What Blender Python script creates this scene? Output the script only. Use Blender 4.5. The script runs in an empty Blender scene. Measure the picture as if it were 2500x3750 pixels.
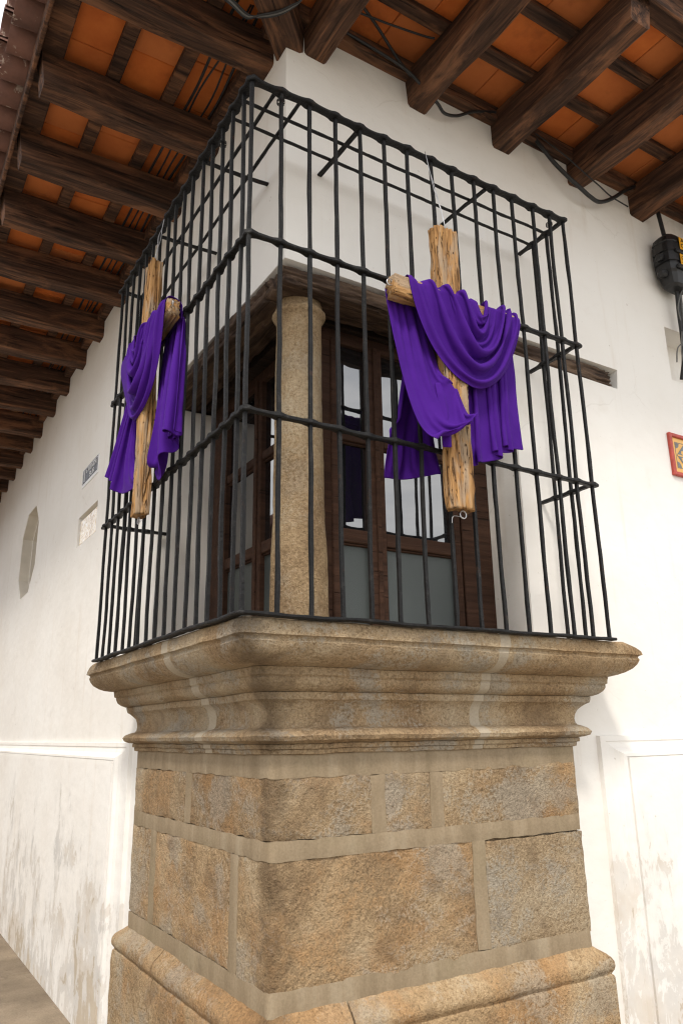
import bpy, math, random
import numpy as np
from mathutils import Vector, Matrix, noise
from mathutils.geometry import tessellate_polygon

random.seed(7)
sc = bpy.context.scene
C = sc.collection
R = math.radians

# ------------------------------------------------------------------ camera
cam_d = bpy.data.cameras.new("camera")
cam = bpy.data.objects.new("camera", cam_d)
C.objects.link(cam)
sc.camera = cam
yaw, pit, rol = R(31.75), R(16.13), R(-0.916)
fw = Vector((math.sin(yaw) * math.cos(pit), math.cos(yaw) * math.cos(pit), math.sin(pit)))
rt = fw.cross(Vector((0, 0, 1))).normalized()
upv = rt.cross(fw)
r2 = rt * math.cos(rol) + upv * math.sin(rol)
u2 = -rt * math.sin(rol) + upv * math.cos(rol)
M = Matrix((r2, u2, -fw)).transposed().to_4x4()
M.translation = Vector((0, 0, 1.6))
cam.matrix_world = M
cam_d.sensor_fit = 'VERTICAL'
cam_d.sensor_height = 36.0
cam_d.sensor_width = 24.0
cam_d.lens = 36.0 * 2807.0 / 3750.0
cam_d.clip_start = 0.02
cam_d.clip_end = 2000.0

# ------------------------------------------------------------------ world, sun, exposure
SUN_EL, SUN_AZ = 52.0, 222.0          # azimuth: degrees clockwise from +Y; light comes from there
world = bpy.data.worlds.new("World")
sc.world = world
world.use_nodes = True
wn = world.node_tree
wn.nodes.clear()
def wnode(t, **k):
    n = wn.nodes.new(t)
    for a, b in k.items():
        setattr(n, a, b)
    return n
sky = wnode('ShaderNodeTexSky', sky_type='NISHITA', sun_disc=False)
sky.sun_elevation = R(SUN_EL)
sky.sun_rotation = R(SUN_AZ)
sky.dust_density = 3.0
sky.ozone_density = 1.0
bg_sky = wnode('ShaderNodeBackground')
bg_sky.inputs[1].default_value = 0.12
wn.links.new(sky.outputs[0], bg_sky.inputs[0])
tc = wnode('ShaderNodeTexCoord')
mp = wnode('ShaderNodeMapping')
mp.inputs['Scale'].default_value = (1.0, 1.0, 2.6)
wn.links.new(tc.outputs['Generated'], mp.inputs[0])
cn = wnode('ShaderNodeTexNoise')
cn.inputs['Scale'].default_value = 2.6
cn.inputs['Detail'].default_value = 7.0
cn.inputs['Roughness'].default_value = 0.58
cn.inputs['Distortion'].default_value = 0.4
wn.links.new(mp.outputs[0], cn.inputs['Vector'])
cr = wnode('ShaderNodeValToRGB')
cr.color_ramp.elements[0].position = 0.30
cr.color_ramp.elements[0].color = (0.52, 0.54, 0.57, 1)
cr.color_ramp.elements[1].position = 0.66
cr.color_ramp.elements[1].color = (1.0, 0.975, 0.94, 1)
wn.links.new(cn.outputs[0], cr.inputs[0])
bg_cl = wnode('ShaderNodeBackground')
bg_cl.inputs[1].default_value = 1.08
wn.links.new(cr.outputs[0], bg_cl.inputs[0])
mixw = wnode('ShaderNodeMixShader')
mixw.inputs[0].default_value = 0.85
wn.links.new(bg_sky.outputs[0], mixw.inputs[1])
wn.links.new(bg_cl.outputs[0], mixw.inputs[2])
wo = wnode('ShaderNodeOutputWorld')
wn.links.new(mixw.outputs[0], wo.inputs[0])

sun_d = bpy.data.lights.new("sun", 'SUN')
sun_d.energy = 1.5
sun_d.angle = R(10)
sun_d.color = (1.0, 0.94, 0.86)
sun = bpy.data.objects.new("sun", sun_d)
C.objects.link(sun)
az, el = R(SUN_AZ), R(SUN_EL)
to_sun = Vector((math.sin(az) * math.cos(el), math.cos(az) * math.cos(el), math.sin(el)))
sun.rotation_euler = to_sun.to_track_quat('Z', 'Y').to_euler()
sun.location = to_sun * 30

vs = sc.view_settings
vs.view_transform = 'Standard'
vs.look = 'None'
vs.gamma = 1.0
vs.use_curve_mapping = False
vs.exposure = 0.90
sc.cycles.max_bounces = 5
sc.cycles.diffuse_bounces = 3
sc.cycles.glossy_bounces = 3
sc.cycles.filter_width = 1.2
sc.cycles.adaptive_threshold = 0.02

# ------------------------------------------------------------------ materials
class NT:
    def __init__(s, name):
        s.m = bpy.data.materials.new(name)
        s.m.use_nodes = True
        s.t = s.m.node_tree
        s.b = s.t.nodes['Principled BSDF']
    def n(s, typ, **k):
        nd = s.t.nodes.new(typ)
        for a, v in k.items():
            setattr(nd, a, v)
        return nd
    def link(s, a, b):
        s.t.links.new(a, b)
    def pos(s):
        return s.n('ShaderNodeNewGeometry').outputs['Position']
    def objc(s):
        tcn = s.n('ShaderNodeTexCoord')
        oi = s.n('ShaderNodeObjectInfo')
        va = s.n('ShaderNodeVectorMath', operation='ADD')
        cb = s.n('ShaderNodeCombineXYZ')
        mu = s.math('MULTIPLY', oi.outputs['Random'], 37.0)
        for i in range(3):
            s.link(mu, cb.inputs[i])
        s.link(tcn.outputs['Object'], va.inputs[0])
        s.link(cb.outputs[0], va.inputs[1])
        return va.outputs[0]
    def rand(s):
        return s.n('ShaderNodeObjectInfo').outputs['Random']
    def scale(s, vec, xyz):
        m = s.n('ShaderNodeMapping')
        m.inputs['Scale'].default_value = xyz
        s.link(vec, m.inputs[0])
        return m.outputs[0]
    def noise(s, vec, sc_, det=4.0, rough=0.55, dist=0.0):
        t = s.n('ShaderNodeTexNoise')
        t.inputs['Scale'].default_value = sc_
        t.inputs['Detail'].default_value = det
        t.inputs['Roughness'].default_value = rough
        t.inputs['Distortion'].default_value = dist
        s.link(vec, t.inputs['Vector'])
        return t.outputs[0]
    def voro(s, vec, sc_, feature='F1'):
        t = s.n('ShaderNodeTexVoronoi', feature=feature)
        t.inputs['Scale'].default_value = sc_
        s.link(vec, t.inputs['Vector'])
        return t.outputs['Distance']
    def math(s, op, a, b=0.0, clamp=False):
        m = s.n('ShaderNodeMath', operation=op)
        m.use_clamp = clamp
        for i, v in enumerate((a, b)):
            if isinstance(v, (int, float)):
                m.inputs[i].default_value = v
            else:
                s.link(v, m.inputs[i])
        return m.outputs[0]
    def step(s, v, lo, hi):
        m = s.n('ShaderNodeMapRange')
        m.interpolation_type = 'SMOOTHSTEP'
        m.inputs['From Min'].default_value = lo
        m.inputs['From Max'].default_value = hi
        s.link(v, m.inputs['Value'])
        return m.outputs[0]
    def ramp(s, v, *els):
        r = s.n('ShaderNodeValToRGB')
        e = r.color_ramp.elements
        while len(e) < len(els):
            e.new(0.5)
        for i, (p, c) in enumerate(els):
            e[i].position = p
            e[i].color = (*c, 1)
        s.link(v, r.inputs[0])
        return r.outputs[0]
    def mix(s, f, a, b, mode='MIX'):
        m = s.n('ShaderNodeMix', data_type='RGBA', blend_type=mode)
        for i, v in ((0, f), (6, a), (7, b)):
            if isinstance(v, (int, float)):
                m.inputs[i].default_value = v
            elif isinstance(v, tuple):
                m.inputs[i].default_value = (*v, 1)
            else:
                s.link(v, m.inputs[i])
        return m.outputs[2]
    def sep(s, vec):
        x = s.n('ShaderNodeSeparateXYZ')
        s.link(vec, x.inputs[0])
        return x.outputs
    def bump(s, h, strength=0.5, dist=0.01, prev=None):
        b = s.n('ShaderNodeBump')
        b.inputs['Strength'].default_value = strength
        b.inputs['Distance'].default_value = dist
        s.link(h, b.inputs['Height'])
        if prev is not None:
            s.link(prev, b.inputs['Normal'])
        return b.outputs[0]
    def done(s, col=None, rough=0.8, nrm=None, spec=None, **k):
        if col is not None:
            if isinstance(col, tuple):
                s.b.inputs['Base Color'].default_value = (*col, 1)
            else:
                s.link(col, s.b.inputs['Base Color'])
        if isinstance(rough, (int, float)):
            s.b.inputs['Roughness'].default_value = rough
        else:
            s.link(rough, s.b.inputs['Roughness'])
        if nrm is not None:
            s.link(nrm, s.b.inputs['Normal'])
        if spec is not None:
            s.b.inputs['Specular IOR Level'].default_value = spec
        for a, v in k.items():
            s.b.inputs[a.replace('_', ' ')].default_value = v
        return s.m

def m_plaster(flaking):
    s = NT('flaking_whitewash' if flaking else 'white_plaster'); p = s.pos()
    x, y, z = s.sep(p)
    big = s.noise(p, 0.9, 5, 0.6)
    col = s.ramp(big, (0.30, (0.77, 0.735, 0.68)), (0.62, (0.83, 0.81, 0.77)))
    streak = s.noise(s.scale(p, (9, 9, 0.7)), 1.0, 5, 0.62)
    col = s.mix(s.math('MULTIPLY', s.step(streak, 0.56, 0.76), 0.30), col, (0.62, 0.54, 0.44))
    sm = s.noise(p, 3.1, 4, 0.62)
    col = s.mix(s.math('MULTIPLY', s.step(sm, 0.60, 0.78), 0.25), col, (0.66, 0.60, 0.52))
    spots = s.noise(p, 23.0, 2, 0.5)
    col = s.mix(s.math('MULTIPLY', s.step(spots, 0.745, 0.80), 0.5), col, (0.45, 0.40, 0.34))
    vc = s.n('ShaderNodeTexVoronoi', feature='DISTANCE_TO_EDGE')
    vc.inputs['Scale'].default_value = 0.6
    wv = s.n('ShaderNodeVectorMath', operation='ADD')
    nv = s.n('ShaderNodeTexNoise'); nv.inputs['Scale'].default_value = 5.0; nv.inputs['Detail'].default_value = 4.0
    s.link(p, nv.inputs['Vector']); s.link(p, wv.inputs[0]); nm_ = s.n('ShaderNodeVectorMath', operation='SCALE'); nm_.inputs['Scale'].default_value = 0.16; s.link(nv.outputs['Color'], nm_.inputs[0]); s.link(nm_.outputs[0], wv.inputs[1]); s.link(wv.outputs[0], vc.inputs['Vector'])
    ckm = s.math('MULTIPLY', s.step(vc.outputs['Distance'], 0.0035, 0.001), s.step(sm, 0.50, 0.62))
    col = s.mix(s.math('MULTIPLY', ckm, 0.14), col, (0.42, 0.37, 0.31))
    fleck = s.noise(p, 70.0, 2, 0.5)
    col = s.mix(s.math('MULTIPLY', s.step(fleck, 0.73, 0.77), 0.35), col, (0.40, 0.36, 0.30))
    if flaking:
        # paint that has flaked off near the ground
        h = s.math('MULTIPLY', s.math('SUBTRACT', 1.10, z), 0.19)
        pn = s.noise(s.scale(p, (11, 11, 5.0)), 1.0, 8, 0.74, 0.8)
        pn2 = s.noise(s.scale(p, (1.0, 1.0, 0.75)), 2.6, 5, 0.62, 0.4)
        v = s.math('ADD', s.math('MULTIPLY', pn, 0.60), s.math('MULTIPLY', pn2, 0.70))
        v = s.math('ADD', v, h)
        peel = s.step(v, 0.765, 0.778)
        under = s.ramp(sm, (0.34, (0.52, 0.50, 0.47)), (0.5, (0.66, 0.61, 0.54)), (0.62, (0.58, 0.49, 0.38)))
        col = s.mix(s.math('MULTIPLY', peel, 0.80), col, under)
        wash = s.math('MULTIPLY', s.math('MULTIPLY', s.step(v, 0.66, 0.80), s.step(z, 1.5, 1.2)), 0.40)
        col = s.mix(wash, col, (0.60, 0.585, 0.56))
        earth = s.ramp(big, (0.36, (0.40, 0.33, 0.24)), (0.66, (0.56, 0.47, 0.35)))
        col = s.mix(s.math('MULTIPLY', s.step(v, 0.86, 0.90), 0.8), col, earth)
    low = s.noise(p, 2.1, 3, 0.6)
    trowel = s.noise(s.scale(p, (1.0, 1.0, 1.6)), 9.0, 3, 0.55)
    n1 = s.bump(s.math('ADD', low, s.math('MULTIPLY', trowel, 0.16)), 0.34, 0.05)
    return s.done(col, 0.85, n1, 0.25)

def m_stone(name, warm=0.5, dirt=1.0, lo=1.0, patchy=1.0, grain=0.9):
    s = NT(name); p = s.pos(); rnd = s.rand()
    x, y, z = s.sep(p)
    off = s.n('ShaderNodeVectorMath', operation='ADD')
    cb = s.n('ShaderNodeCombineXYZ')
    s.link(s.math('MULTIPLY', rnd, 11.0), cb.inputs[0]); s.link(s.math('MULTIPLY', rnd, 5.0), cb.inputs[2])
    s.link(p, off.inputs[0]); s.link(cb.outputs[0], off.inputs[1])
    q = off.outputs[0]
    grn = s.noise(p, 75.0, 3, 0.65)
    brk0 = s.math('SUBTRACT', grn, 0.5)
    a = s.math('ADD', s.noise(q, 2.3, 5, 0.62, 0.3), s.math('MULTIPLY', brk0, 0.3))
    tan = (0.40 * lo, 0.298 * lo, 0.182 * lo)
    col = s.ramp(a, (0.36, (0.29 * lo, 0.205 * lo, 0.122 * lo)), (0.5, tan), (0.64, (0.46 * lo, 0.372 * lo, 0.255 * lo)))
    o = s.noise(q, 2.6, 5, 0.62, 0.5)
    brk = s.math('MULTIPLY', brk0, 0.42)
    om = s.math('MULTIPLY', s.step(s.math('ADD', o, brk), 0.50 - 0.06 * warm, 0.66), (0.70 * warm + 0.04) * patchy)
    col = s.mix(om, col, (0.385 * lo, 0.215 * lo, 0.090 * lo))
    g = s.noise(s.scale(q, (1, 1, 1.2)), 3.3, 5, 0.62, 0.3)
    gm = s.math('MULTIPLY', s.step(s.math('ADD', g, brk), 0.50, 0.62), 0.72 * patchy)
    col = s.mix(gm, col, (0.36 * lo, 0.335 * lo, 0.285 * lo))
    # grime that clings to the arris of the corner
    dx = s.math('ABSOLUTE', s.math('SUBTRACT', s.math('SUBTRACT', x, 1.27), s.math('SUBTRACT', y, 2.56)))
    gn = s.noise(p, 11.0, 5, 0.65)
    gr = s.math('SUBTRACT', s.math('ADD', gn, 0.22), s.math('MULTIPLY', dx, 3.0))
    gmask = s.math('MULTIPLY', s.step(s.math('ADD', gr, brk), 0.36, 0.70), 0.66 * dirt)
    col = s.mix(gmask, col, (0.085, 0.058, 0.036))
    pat = s.noise(q, 6.0, 6, 0.66, 0.4)
    col = s.mix(s.math('MULTIPLY', s.step(s.math('ADD', pat, brk), 0.53, 0.70), 0.58 * dirt), col, (0.15, 0.105, 0.066))
    tint = s.ramp(rnd, (0.0, (0.74, 0.71, 0.68)), (0.3, (1.10, 1.0, 0.86)), (0.55, (0.84, 0.84, 0.84)), (0.8, (1.04, 0.96, 0.86)), (1.0, (0.90, 0.86, 0.80)))
    col = s.mix(0.8, col, tint, 'MULTIPLY')
    sp = s.noise(p, 190.0, 2, 0.6)
    sp2 = grn
    spk = s.ramp(s.math('ADD', s.math('MULTIPLY', sp, 0.5), s.math('MULTIPLY', sp2, 0.5)), (0.36, (0.58, 0.56, 0.54)), (0.5, (0.98, 0.98, 0.98)), (0.64, (1.32, 1.31, 1.295)))
    col = s.mix(grain, col, spk, 'MULTIPLY')
    pit_ = s.step(sp2, 0.36, 0.27)
    col = s.mix(s.math('MULTIPLY', pit_, 0.5), col, (0.10, 0.07, 0.045))
    hb = s.math('ADD', s.math('MULTIPLY', sp, 0.35), s.math('ADD', s.math('MULTIPLY', sp2, 0.9), s.math('MULTIPLY', s.noise(q, 22, 4, 0.6), 1.2)))
    n1 = s.bump(hb, 0.9, 0.010)
    return s.done(col, 0.9, n1, 0.2)

def m_mortar(k=1.0, grey=0.0):
    s = NT('mortar'); p = s.pos()
    a = s.noise(s.scale(p, (14, 14, 2.0)), 1.0, 5, 0.6)
    b = s.noise(p, 2.2, 4, 0.6)
    col = s.ramp(a, (0.30, (0.25 * k, 0.190 * k, 0.120 * k)), (0.55, (0.32 * k, 0.248 * k, 0.162 * k)), (0.75, (0.38 * k, 0.310 * k, 0.215 * k)))
    col = s.mix(s.math('MULTIPLY', s.step(b, 0.5, 0.66), 0.45), col, (0.26, 0.21, 0.13))
    dk = s.noise(s.scale(p, (6, 6, 3)), 1.0, 6, 0.7)
    col = s.mix(s.math('MULTIPLY', s.step(dk, 0.54, 0.72), 0.55), col, (0.17, 0.13, 0.085))
    col = s.mix(grey, col, (0.43, 0.385, 0.31))
    ft = s.noise(p, 110, 3, 0.6)
    col = s.mix(0.35, col, s.ramp(ft, (0.35, (0.75, 0.74, 0.72)), (0.65, (1.15, 1.15, 1.15))), 'MULTIPLY')
    return s.done(col, 0.9, s.bump(ft, 0.35, 0.004), 0.2)

def m_iron():
    s = NT('wrought_iron'); p = s.pos()
    a = s.noise(p, 30, 5, 0.65)
    col = s.ramp(a, (0.35, (0.005, 0.005, 0.0055)), (0.58, (0.011, 0.011, 0.0115)), (0.74, (0.034, 0.033, 0.031)))
    r = s.noise(p, 17, 6, 0.7)
    col = s.mix(s.math('MULTIPLY', s.step(r, 0.60, 0.72), 0.6), col, (0.055, 0.028, 0.017))
    w = s.noise(p, 44, 3, 0.6)
    col = s.mix(s.step(w, 0.765, 0.79), col, (0.30, 0.26, 0.20))
    hb = s.math('ADD', s.noise(p, 60, 4, 0.65), s.math('MULTIPLY', s.noise(p, 230, 2), 0.4))
    return s.done(col, s.ramp(a, (0.3, (0.42,) * 3), (0.7, (0.62,) * 3)), s.bump(hb, 0.8, 0.006), 0.22)

def m_darkwood(name, dark, mid, light, amt=0.5):
    s = NT(name); o = s.objc()
    g = s.noise(s.scale(o, (1.6, 30, 30)), 1.0, 5, 0.66, 0.5)
    col = s.ramp(g, (0.34, dark), (0.54, mid), (0.74, light))
    pch = s.noise(s.scale(o, (1.7, 6, 6)), 1.0, 6, 0.68, 0.6)
    col = s.mix(s.math('MULTIPLY', s.step(pch, 0.49, 0.66), amt), col, light)
    crack = s.noise(s.scale(o, (2.5, 55, 55)), 1.0, 3, 0.5)
    cm = s.step(crack, 0.36, 0.28)
    col = s.mix(s.math('MULTIPLY', cm, 0.8), col, (dark[0] * 0.3, dark[1] * 0.3, dark[2] * 0.3))
    wht = s.noise(s.scale(o, (5, 22, 22)), 1.0, 5, 0.7)
    col = s.mix(s.math('MULTIPLY', s.step(wht, 0.70, 0.80), 0.30), col, (0.30, 0.27, 0.24))
    hb = s.math('SUBTRACT', g, s.math('MULTIPLY', cm, 0.6))
    return s.done(col, 0.8, s.bump(hb, 0.8, 0.010), 0.22)

def m_crosswood():
    s = NT('weathered_cross_wood'); o = s.objc()
    g = s.noise(s.scale(o, (3.0, 42, 42)), 1.0, 7, 0.66, 0.6)
    col = s.ramp(g, (0.32, (0.12, 0.058, 0.022)), (0.45, (0.36, 0.190, 0.072)), (0.58, (0.45, 0.255, 0.105)), (0.72, (0.42, 0.310, 0.200)))
    gy = s.noise(s.scale(o, (3.2, 16, 16)), 1.0, 5, 0.62, 0.4)
    col = s.mix(s.math('MULTIPLY', s.step(gy, 0.48, 0.60), 0.75), col, (0.34, 0.265, 0.19))
    yl = s.noise(s.scale(o, (5, 22, 22)), 2.0, 4, 0.6)
    col = s.mix(s.math('MULTIPLY', s.step(yl, 0.58, 0.68), 0.4), col, (0.56, 0.28, 0.070))
    ck = s.noise(s.scale(o, (6.0, 62, 62)), 1.0, 4, 0.6, 0.9)
    cm = s.step(ck, 0.405, 0.35)
    hl = s.voro(s.scale(o, (30, 62, 62)), 1.0)
    hm = s.math('MULTIPLY', s.step(hl, 0.20, 0.12), s.step(s.noise(o, 12, 2), 0.47, 0.56))
    dk = s.math('MAXIMUM', cm, hm)
    col = s.mix(s.math('MULTIPLY', dk, 0.85), col, (0.060, 0.028, 0.012))
    hb = s.math('SUBTRACT', g, s.math('MULTIPLY', dk, 1.2))
    return s.done(col, 0.8, s.bump(hb, 1.0, 0.014), 0.2)

def m_terracotta():
    s = NT('terracotta_tile'); p = s.pos(); rnd = s.rand()
    a = s.noise(p, 6, 5, 0.6)
    col = s.ramp(a, (0.32, (0.52, 0.115, 0.020)), (0.66, (0.66, 0.175, 0.035)))
    col = s.mix(s.math('MULTIPLY', rnd, 0.65), col, (0.50, 0.175, 0.060))
    col = s.mix(s.math('MULTIPLY', s.step(s.noise(p, 3.3, 5, 0.65), 0.52, 0.72), 0.5), col, (0.22, 0.055, 0.018))
    f = s.noise(p, 90, 3)
    return s.done(col, 0.85, s.bump(f, 0.3, 0.003), 0.25)

def m_barrel():
    s = NT('old_barrel_tile'); p = s.pos()
    a = s.noise(p, 5, 5, 0.6)
    col = s.ramp(a, (0.32, (0.10, 0.055, 0.045)), (0.66, (0.20, 0.10, 0.075)))
    col = s.mix(s.step(s.noise(p, 12, 4, 0.7), 0.6, 0.7), col, (0.45, 0.36, 0.30))
    return s.done(col, 0.9, s.bump(s.noise(p, 40, 4), 0.4, 0.005), 0.2)

def m_cloth():
    s = NT('purple_cloth'); p = s.pos()
    a = s.noise(p, 7, 4, 0.6)
    col = s.ramp(a, (0.3, (0.044, 0.0052, 0.165)), (0.7, (0.058, 0.0080, 0.205)))
    f = s.noise(p, 26, 5, 0.6)
    m = s.done(col, 0.8, s.bump(f, 0.16, 0.01), 0.12)
    s.b.inputs['Sheen Weight'].default_value = 0.04
    s.b.inputs['Sheen Roughness'].default_value = 0.5
    s.b.inputs['Sheen Tint'].default_value = (0.6, 0.35, 1.0, 1)
    return m

def m_glass():
    s = NT('dark_mirror_glass'); p = s.pos()
    b = s.noise(p, 3.5, 2, 0.5)
    m = s.done((0.010, 0.011, 0.013), 0.015, s.bump(b, 0.03, 0.02))
    s.b.inputs['IOR'].default_value = 2.3
    s.b.inputs['Specular IOR Level'].default_value = 0.8
    return m

def m_frost():
    s = NT('frosted_glass'); p = s.pos()
    f = s.noise(p, 260, 2, 0.6)
    col = s.ramp(f, (0.3, (0.042, 0.052, 0.051)), (0.7, (0.080, 0.094, 0.091)))
    return s.done(col, 0.42, s.bump(f, 0.35, 0.003), 0.5)

def m_plain(name, c, rough=0.6, metal=0.0, var=0.15, nscale=20, spec=None):
    s = NT(name); p = s.pos()
    a = s.noise(p, nscale, 4, 0.6)
    lo = tuple(v * (1 - var) for v in c); hi = tuple(min(1, v * (1 + var)) for v in c)
    m = s.done(s.ramp(a, (0.3, lo), (0.7, hi)), rough, s.bump(a, 0.15, 0.003), spec)
    s.b.inputs['Metallic'].default_value = metal
    return m

def m_pave():
    s = NT('pavement_concrete'); p = s.pos()
    a = s.noise(p, 1.6, 6, 0.62)
    col = s.ramp(a, (0.34, (0.14, 0.108, 0.075)), (0.62, (0.28, 0.222, 0.158)))
    b = s.noise(s.scale(p, (9, 3, 9)), 1.0, 5, 0.65)
    col = s.mix(s.math('MULTIPLY', s.step(b, 0.58, 0.70), 0.6), col, (0.14, 0.11, 0.08))
    sp = s.noise(s.scale(p, (26, 8, 26)), 1.0, 2, 0.5)
    col = s.mix(s.math('MULTIPLY', s.step(sp, 0.70, 0.74), 0.7), col, (0.07, 0.06, 0.05))
    f = s.noise(p, 80, 3, 0.6)
    col = s.mix(0.5, col, s.ramp(f, (0.35, (0.75,) * 3), (0.65, (1.2,) * 3)), 'MULTIPLY')
    return s.done(col, 0.9, s.bump(f, 0.4, 0.004), 0.2)

def m_marble():
    s = NT('polished_marble_plaque'); p = s.pos()
    a = s.noise(s.scale(p, (1, 3, 5)), 4.0, 7, 0.65, 1.2)
    col = s.ramp(a, (0.36, (0.36, 0.20, 0.075)), (0.50, (0.72, 0.55, 0.32)), (0.62, (0.82, 0.76, 0.66)))
    vn = s.noise(p, 40, 3, 0.6)
    col = s.mix(s.math('MULTIPLY', s.step(vn, 0.66, 0.74), 0.6), col, (0.20, 0.11, 0.04))
    return s.done(col, 0.12, None, 0.6)

PLASTER = m_plaster(False)
FLAKING = m_plaster(True)
STONE = m_stone('tan_stone_blocks', 0.85, 0.9, 0.86, 0.85, 0.8)
STONE_C = m_stone('tan_stone_cornice', 0.22, 0.9, 0.92, 1.0, 0.8)
STONE_COL = m_stone('tan_stone_column', 0.0, 0.0, 0.90, 0.4, 0.65)
MORTAR = m_mortar(0.90)
MORTAR_L = m_mortar(1.15, 0.62)
IRON = m_iron()
RAFTER = m_darkwood('dark_rafter_wood', (0.020, 0.012, 0.009), (0.082, 0.042, 0.026), (0.25, 0.115, 0.058), 0.70)
LINTEL = m_darkwood('old_lintel_wood', (0.018, 0.011, 0.0075), (0.072, 0.044, 0.029), (0.20, 0.135, 0.090), 0.5)
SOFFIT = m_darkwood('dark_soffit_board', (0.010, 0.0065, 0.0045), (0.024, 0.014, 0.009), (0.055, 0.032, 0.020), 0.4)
WINWOOD = m_darkwood('brown_window_wood', (0.034, 0.016, 0.0095), (0.054, 0.026, 0.0155), (0.082, 0.040, 0.024), 0.3)
CROSSW = m_crosswood()
TERRA = m_terracotta()
BARREL = m_barrel()
CLOTH = m_cloth()
GLASS = m_glass()
FROST = m_frost()
PAVE = m_pave()
ROAD = m_plain('road_stone', (0.31, 0.28, 0.235), 0.9, 0, 0.25, 3)
STEEL = m_plain('galvanised_steel', (0.55, 0.55, 0.56), 0.3, 0.9, 0.1)
CABLE = m_plain('black_cable', (0.012, 0.012, 0.013), 0.5, 0, 0.2)
CABLEG = m_plain('grey_cable', (0.12, 0.12, 0.115), 0.5, 0, 0.2)
BLACKP = m_plain('black_plastic', (0.010, 0.010, 0.011), 0.42, 0, 0.25, 30)
YELLOW = m_plain('yellow_label', (0.75, 0.36, 0.01), 0.45, 0, 0.08)
INK = m_plain('black_print', (0.008, 0.008, 0.009), 0.6)
NAVY = m_plain('navy_enamel', (0.022, 0.026, 0.048), 0.25, 0, 0.5, 14)
WHITEP = m_plain('white_enamel', (0.78, 0.78, 0.78), 0.3, 0, 0.06)
REDF = m_plain('red_tile_frame', (0.42, 0.060, 0.040), 0.5, 0, 0.2, 25)
YTILE = m_plain('yellow_glazed_tile', (0.72, 0.40, 0.085), 0.3, 0, 0.15, 12)
GTILE = m_plain('grey_tile_print', (0.14, 0.145, 0.15), 0.35, 0, 0.25, 40)
MARBLE = m_marble()
HOUSE2 = m_plain('ochre_render', (0.16, 0.085, 0.05), 0.9, 0, 0.3, 2)
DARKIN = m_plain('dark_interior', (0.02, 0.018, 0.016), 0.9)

# ------------------------------------------------------------------ mesh helpers
def mesh(name, verts, faces, mat, parent=None, smooth=False, M=None):
    me = bpy.data.meshes.new(name)
    me.from_pydata([tuple(v) for v in verts], [], faces)
    me.validate(clean_customdata=False)
    if smooth == 'sharp':
        me.polygons.foreach_set('use_smooth', [True] * len(me.polygons))
        me.set_sharp_from_angle(angle=R(32))
    elif smooth:
        me.polygons.foreach_set('use_smooth', [True] * len(me.polygons))
    if mat is not None:
        me.materials.append(mat)
    me.update()
    return link(name, me, parent, M)

def link(name, me, parent=None, M=None):
    o = bpy.data.objects.new(name, me)
    C.objects.link(o)
    if parent is not None:
        o.parent = parent
        o.matrix_parent_inverse = Matrix.Translation(-parent.location)
    if M is not None:
        o.matrix_basis = M
    return o

def tag(o, label, cat, group=None):
    o['label'] = label
    o['category'] = cat
    if group:
        o['group'] = group
    return o

def empty(name, loc, label=None, cat=None, group=None):
    o = bpy.data.objects.new(name, None)
    C.objects.link(o)
    o.location = loc
    o.empty_display_size = 0.1
    if label:
        tag(o, label, cat, group)
    return o

def grid_faces(n, m, close_u=False, flip=False):
    f = []
    for i in range(n - 1):
        for j in range(m if close_u else m - 1):
            a, b = i * m + j, i * m + (j + 1) % m
            c, d = (i + 1) * m + (j + 1) % m, (i + 1) * m + j
            f.append((a, d, c, b) if flip else (a, b, c, d))
    return f

def boxv(x0, x1, y0, y1, z0, z1):
    v = [(x, y, z) for z in (z0, z1) for y in (y0, y1) for x in (x0, x1)]
    f = [(0, 2, 3, 1), (4, 5, 7, 6), (0, 1, 5, 4), (2, 6, 7, 3), (0, 4, 6, 2), (1, 3, 7, 5)]
    return v, f

def bevbox(x0, x1, y0, y1, z0, z1, b=0.004):
    """box with chamfered edges (26 faces)"""
    xs, ys, zs = (x0, x1), (y0, y1), (z0, z1)
    v, idx, f = [], {}, []
    for i in (0, 1):
        for j in (0, 1):
            for k in (0, 1):
                sx, sy, sz = (1 if i == 0 else -1), (1 if j == 0 else -1), (1 if k == 0 else -1)
                for a in range(3):
                    p = [xs[i] + sx * b, ys[j] + sy * b, zs[k] + sz * b]
                    p[a] = (xs, ys, zs)[a][(i, j, k)[a]]
                    idx[(i, j, k, a)] = len(v)
                    v.append(tuple(p))
    for i in (0, 1):
        f.append([idx[(i, a, c, 0)] for a, c in ((0, 0), (1, 0), (1, 1), (0, 1))])
        f.append([idx[(a, i, c, 1)] for a, c in ((0, 0), (1, 0), (1, 1), (0, 1))])
        f.append([idx[(a, c, i, 2)] for a, c in ((0, 0), (1, 0), (1, 1), (0, 1))])
    for i in (0, 1):
        for j in (0, 1):
            f.append([idx[(i, j, 0, 0)], idx[(i, j, 1, 0)], idx[(i, j, 1, 1)], idx[(i, j, 0, 1)]])
            f.append([idx[(i, 0, j, 0)], idx[(i, 1, j, 0)], idx[(i, 1, j, 2)], idx[(i, 0, j, 2)]])
            f.append([idx[(0, i, j, 1)], idx[(1, i, j, 1)], idx[(1, i, j, 2)], idx[(0, i, j, 2)]])
            for k in (0, 1):
                f.append([idx[(i, j, k, a)] for a in range(3)])
    c = Vector(((x0 + x1) / 2, (y0 + y1) / 2, (z0 + z1) / 2))
    out = []
    for fa in f:
        fa = list(dict.fromkeys(fa))
        p = [Vector(v[q]) for q in fa]
        n = (p[1] - p[0]).cross(p[2] - p[0])
        ctr = sum(p, Vector()) / len(p)
        out.append(tuple(fa) if n.dot(ctr - c) > 0 else tuple(reversed(fa)))
    return v, out

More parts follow.
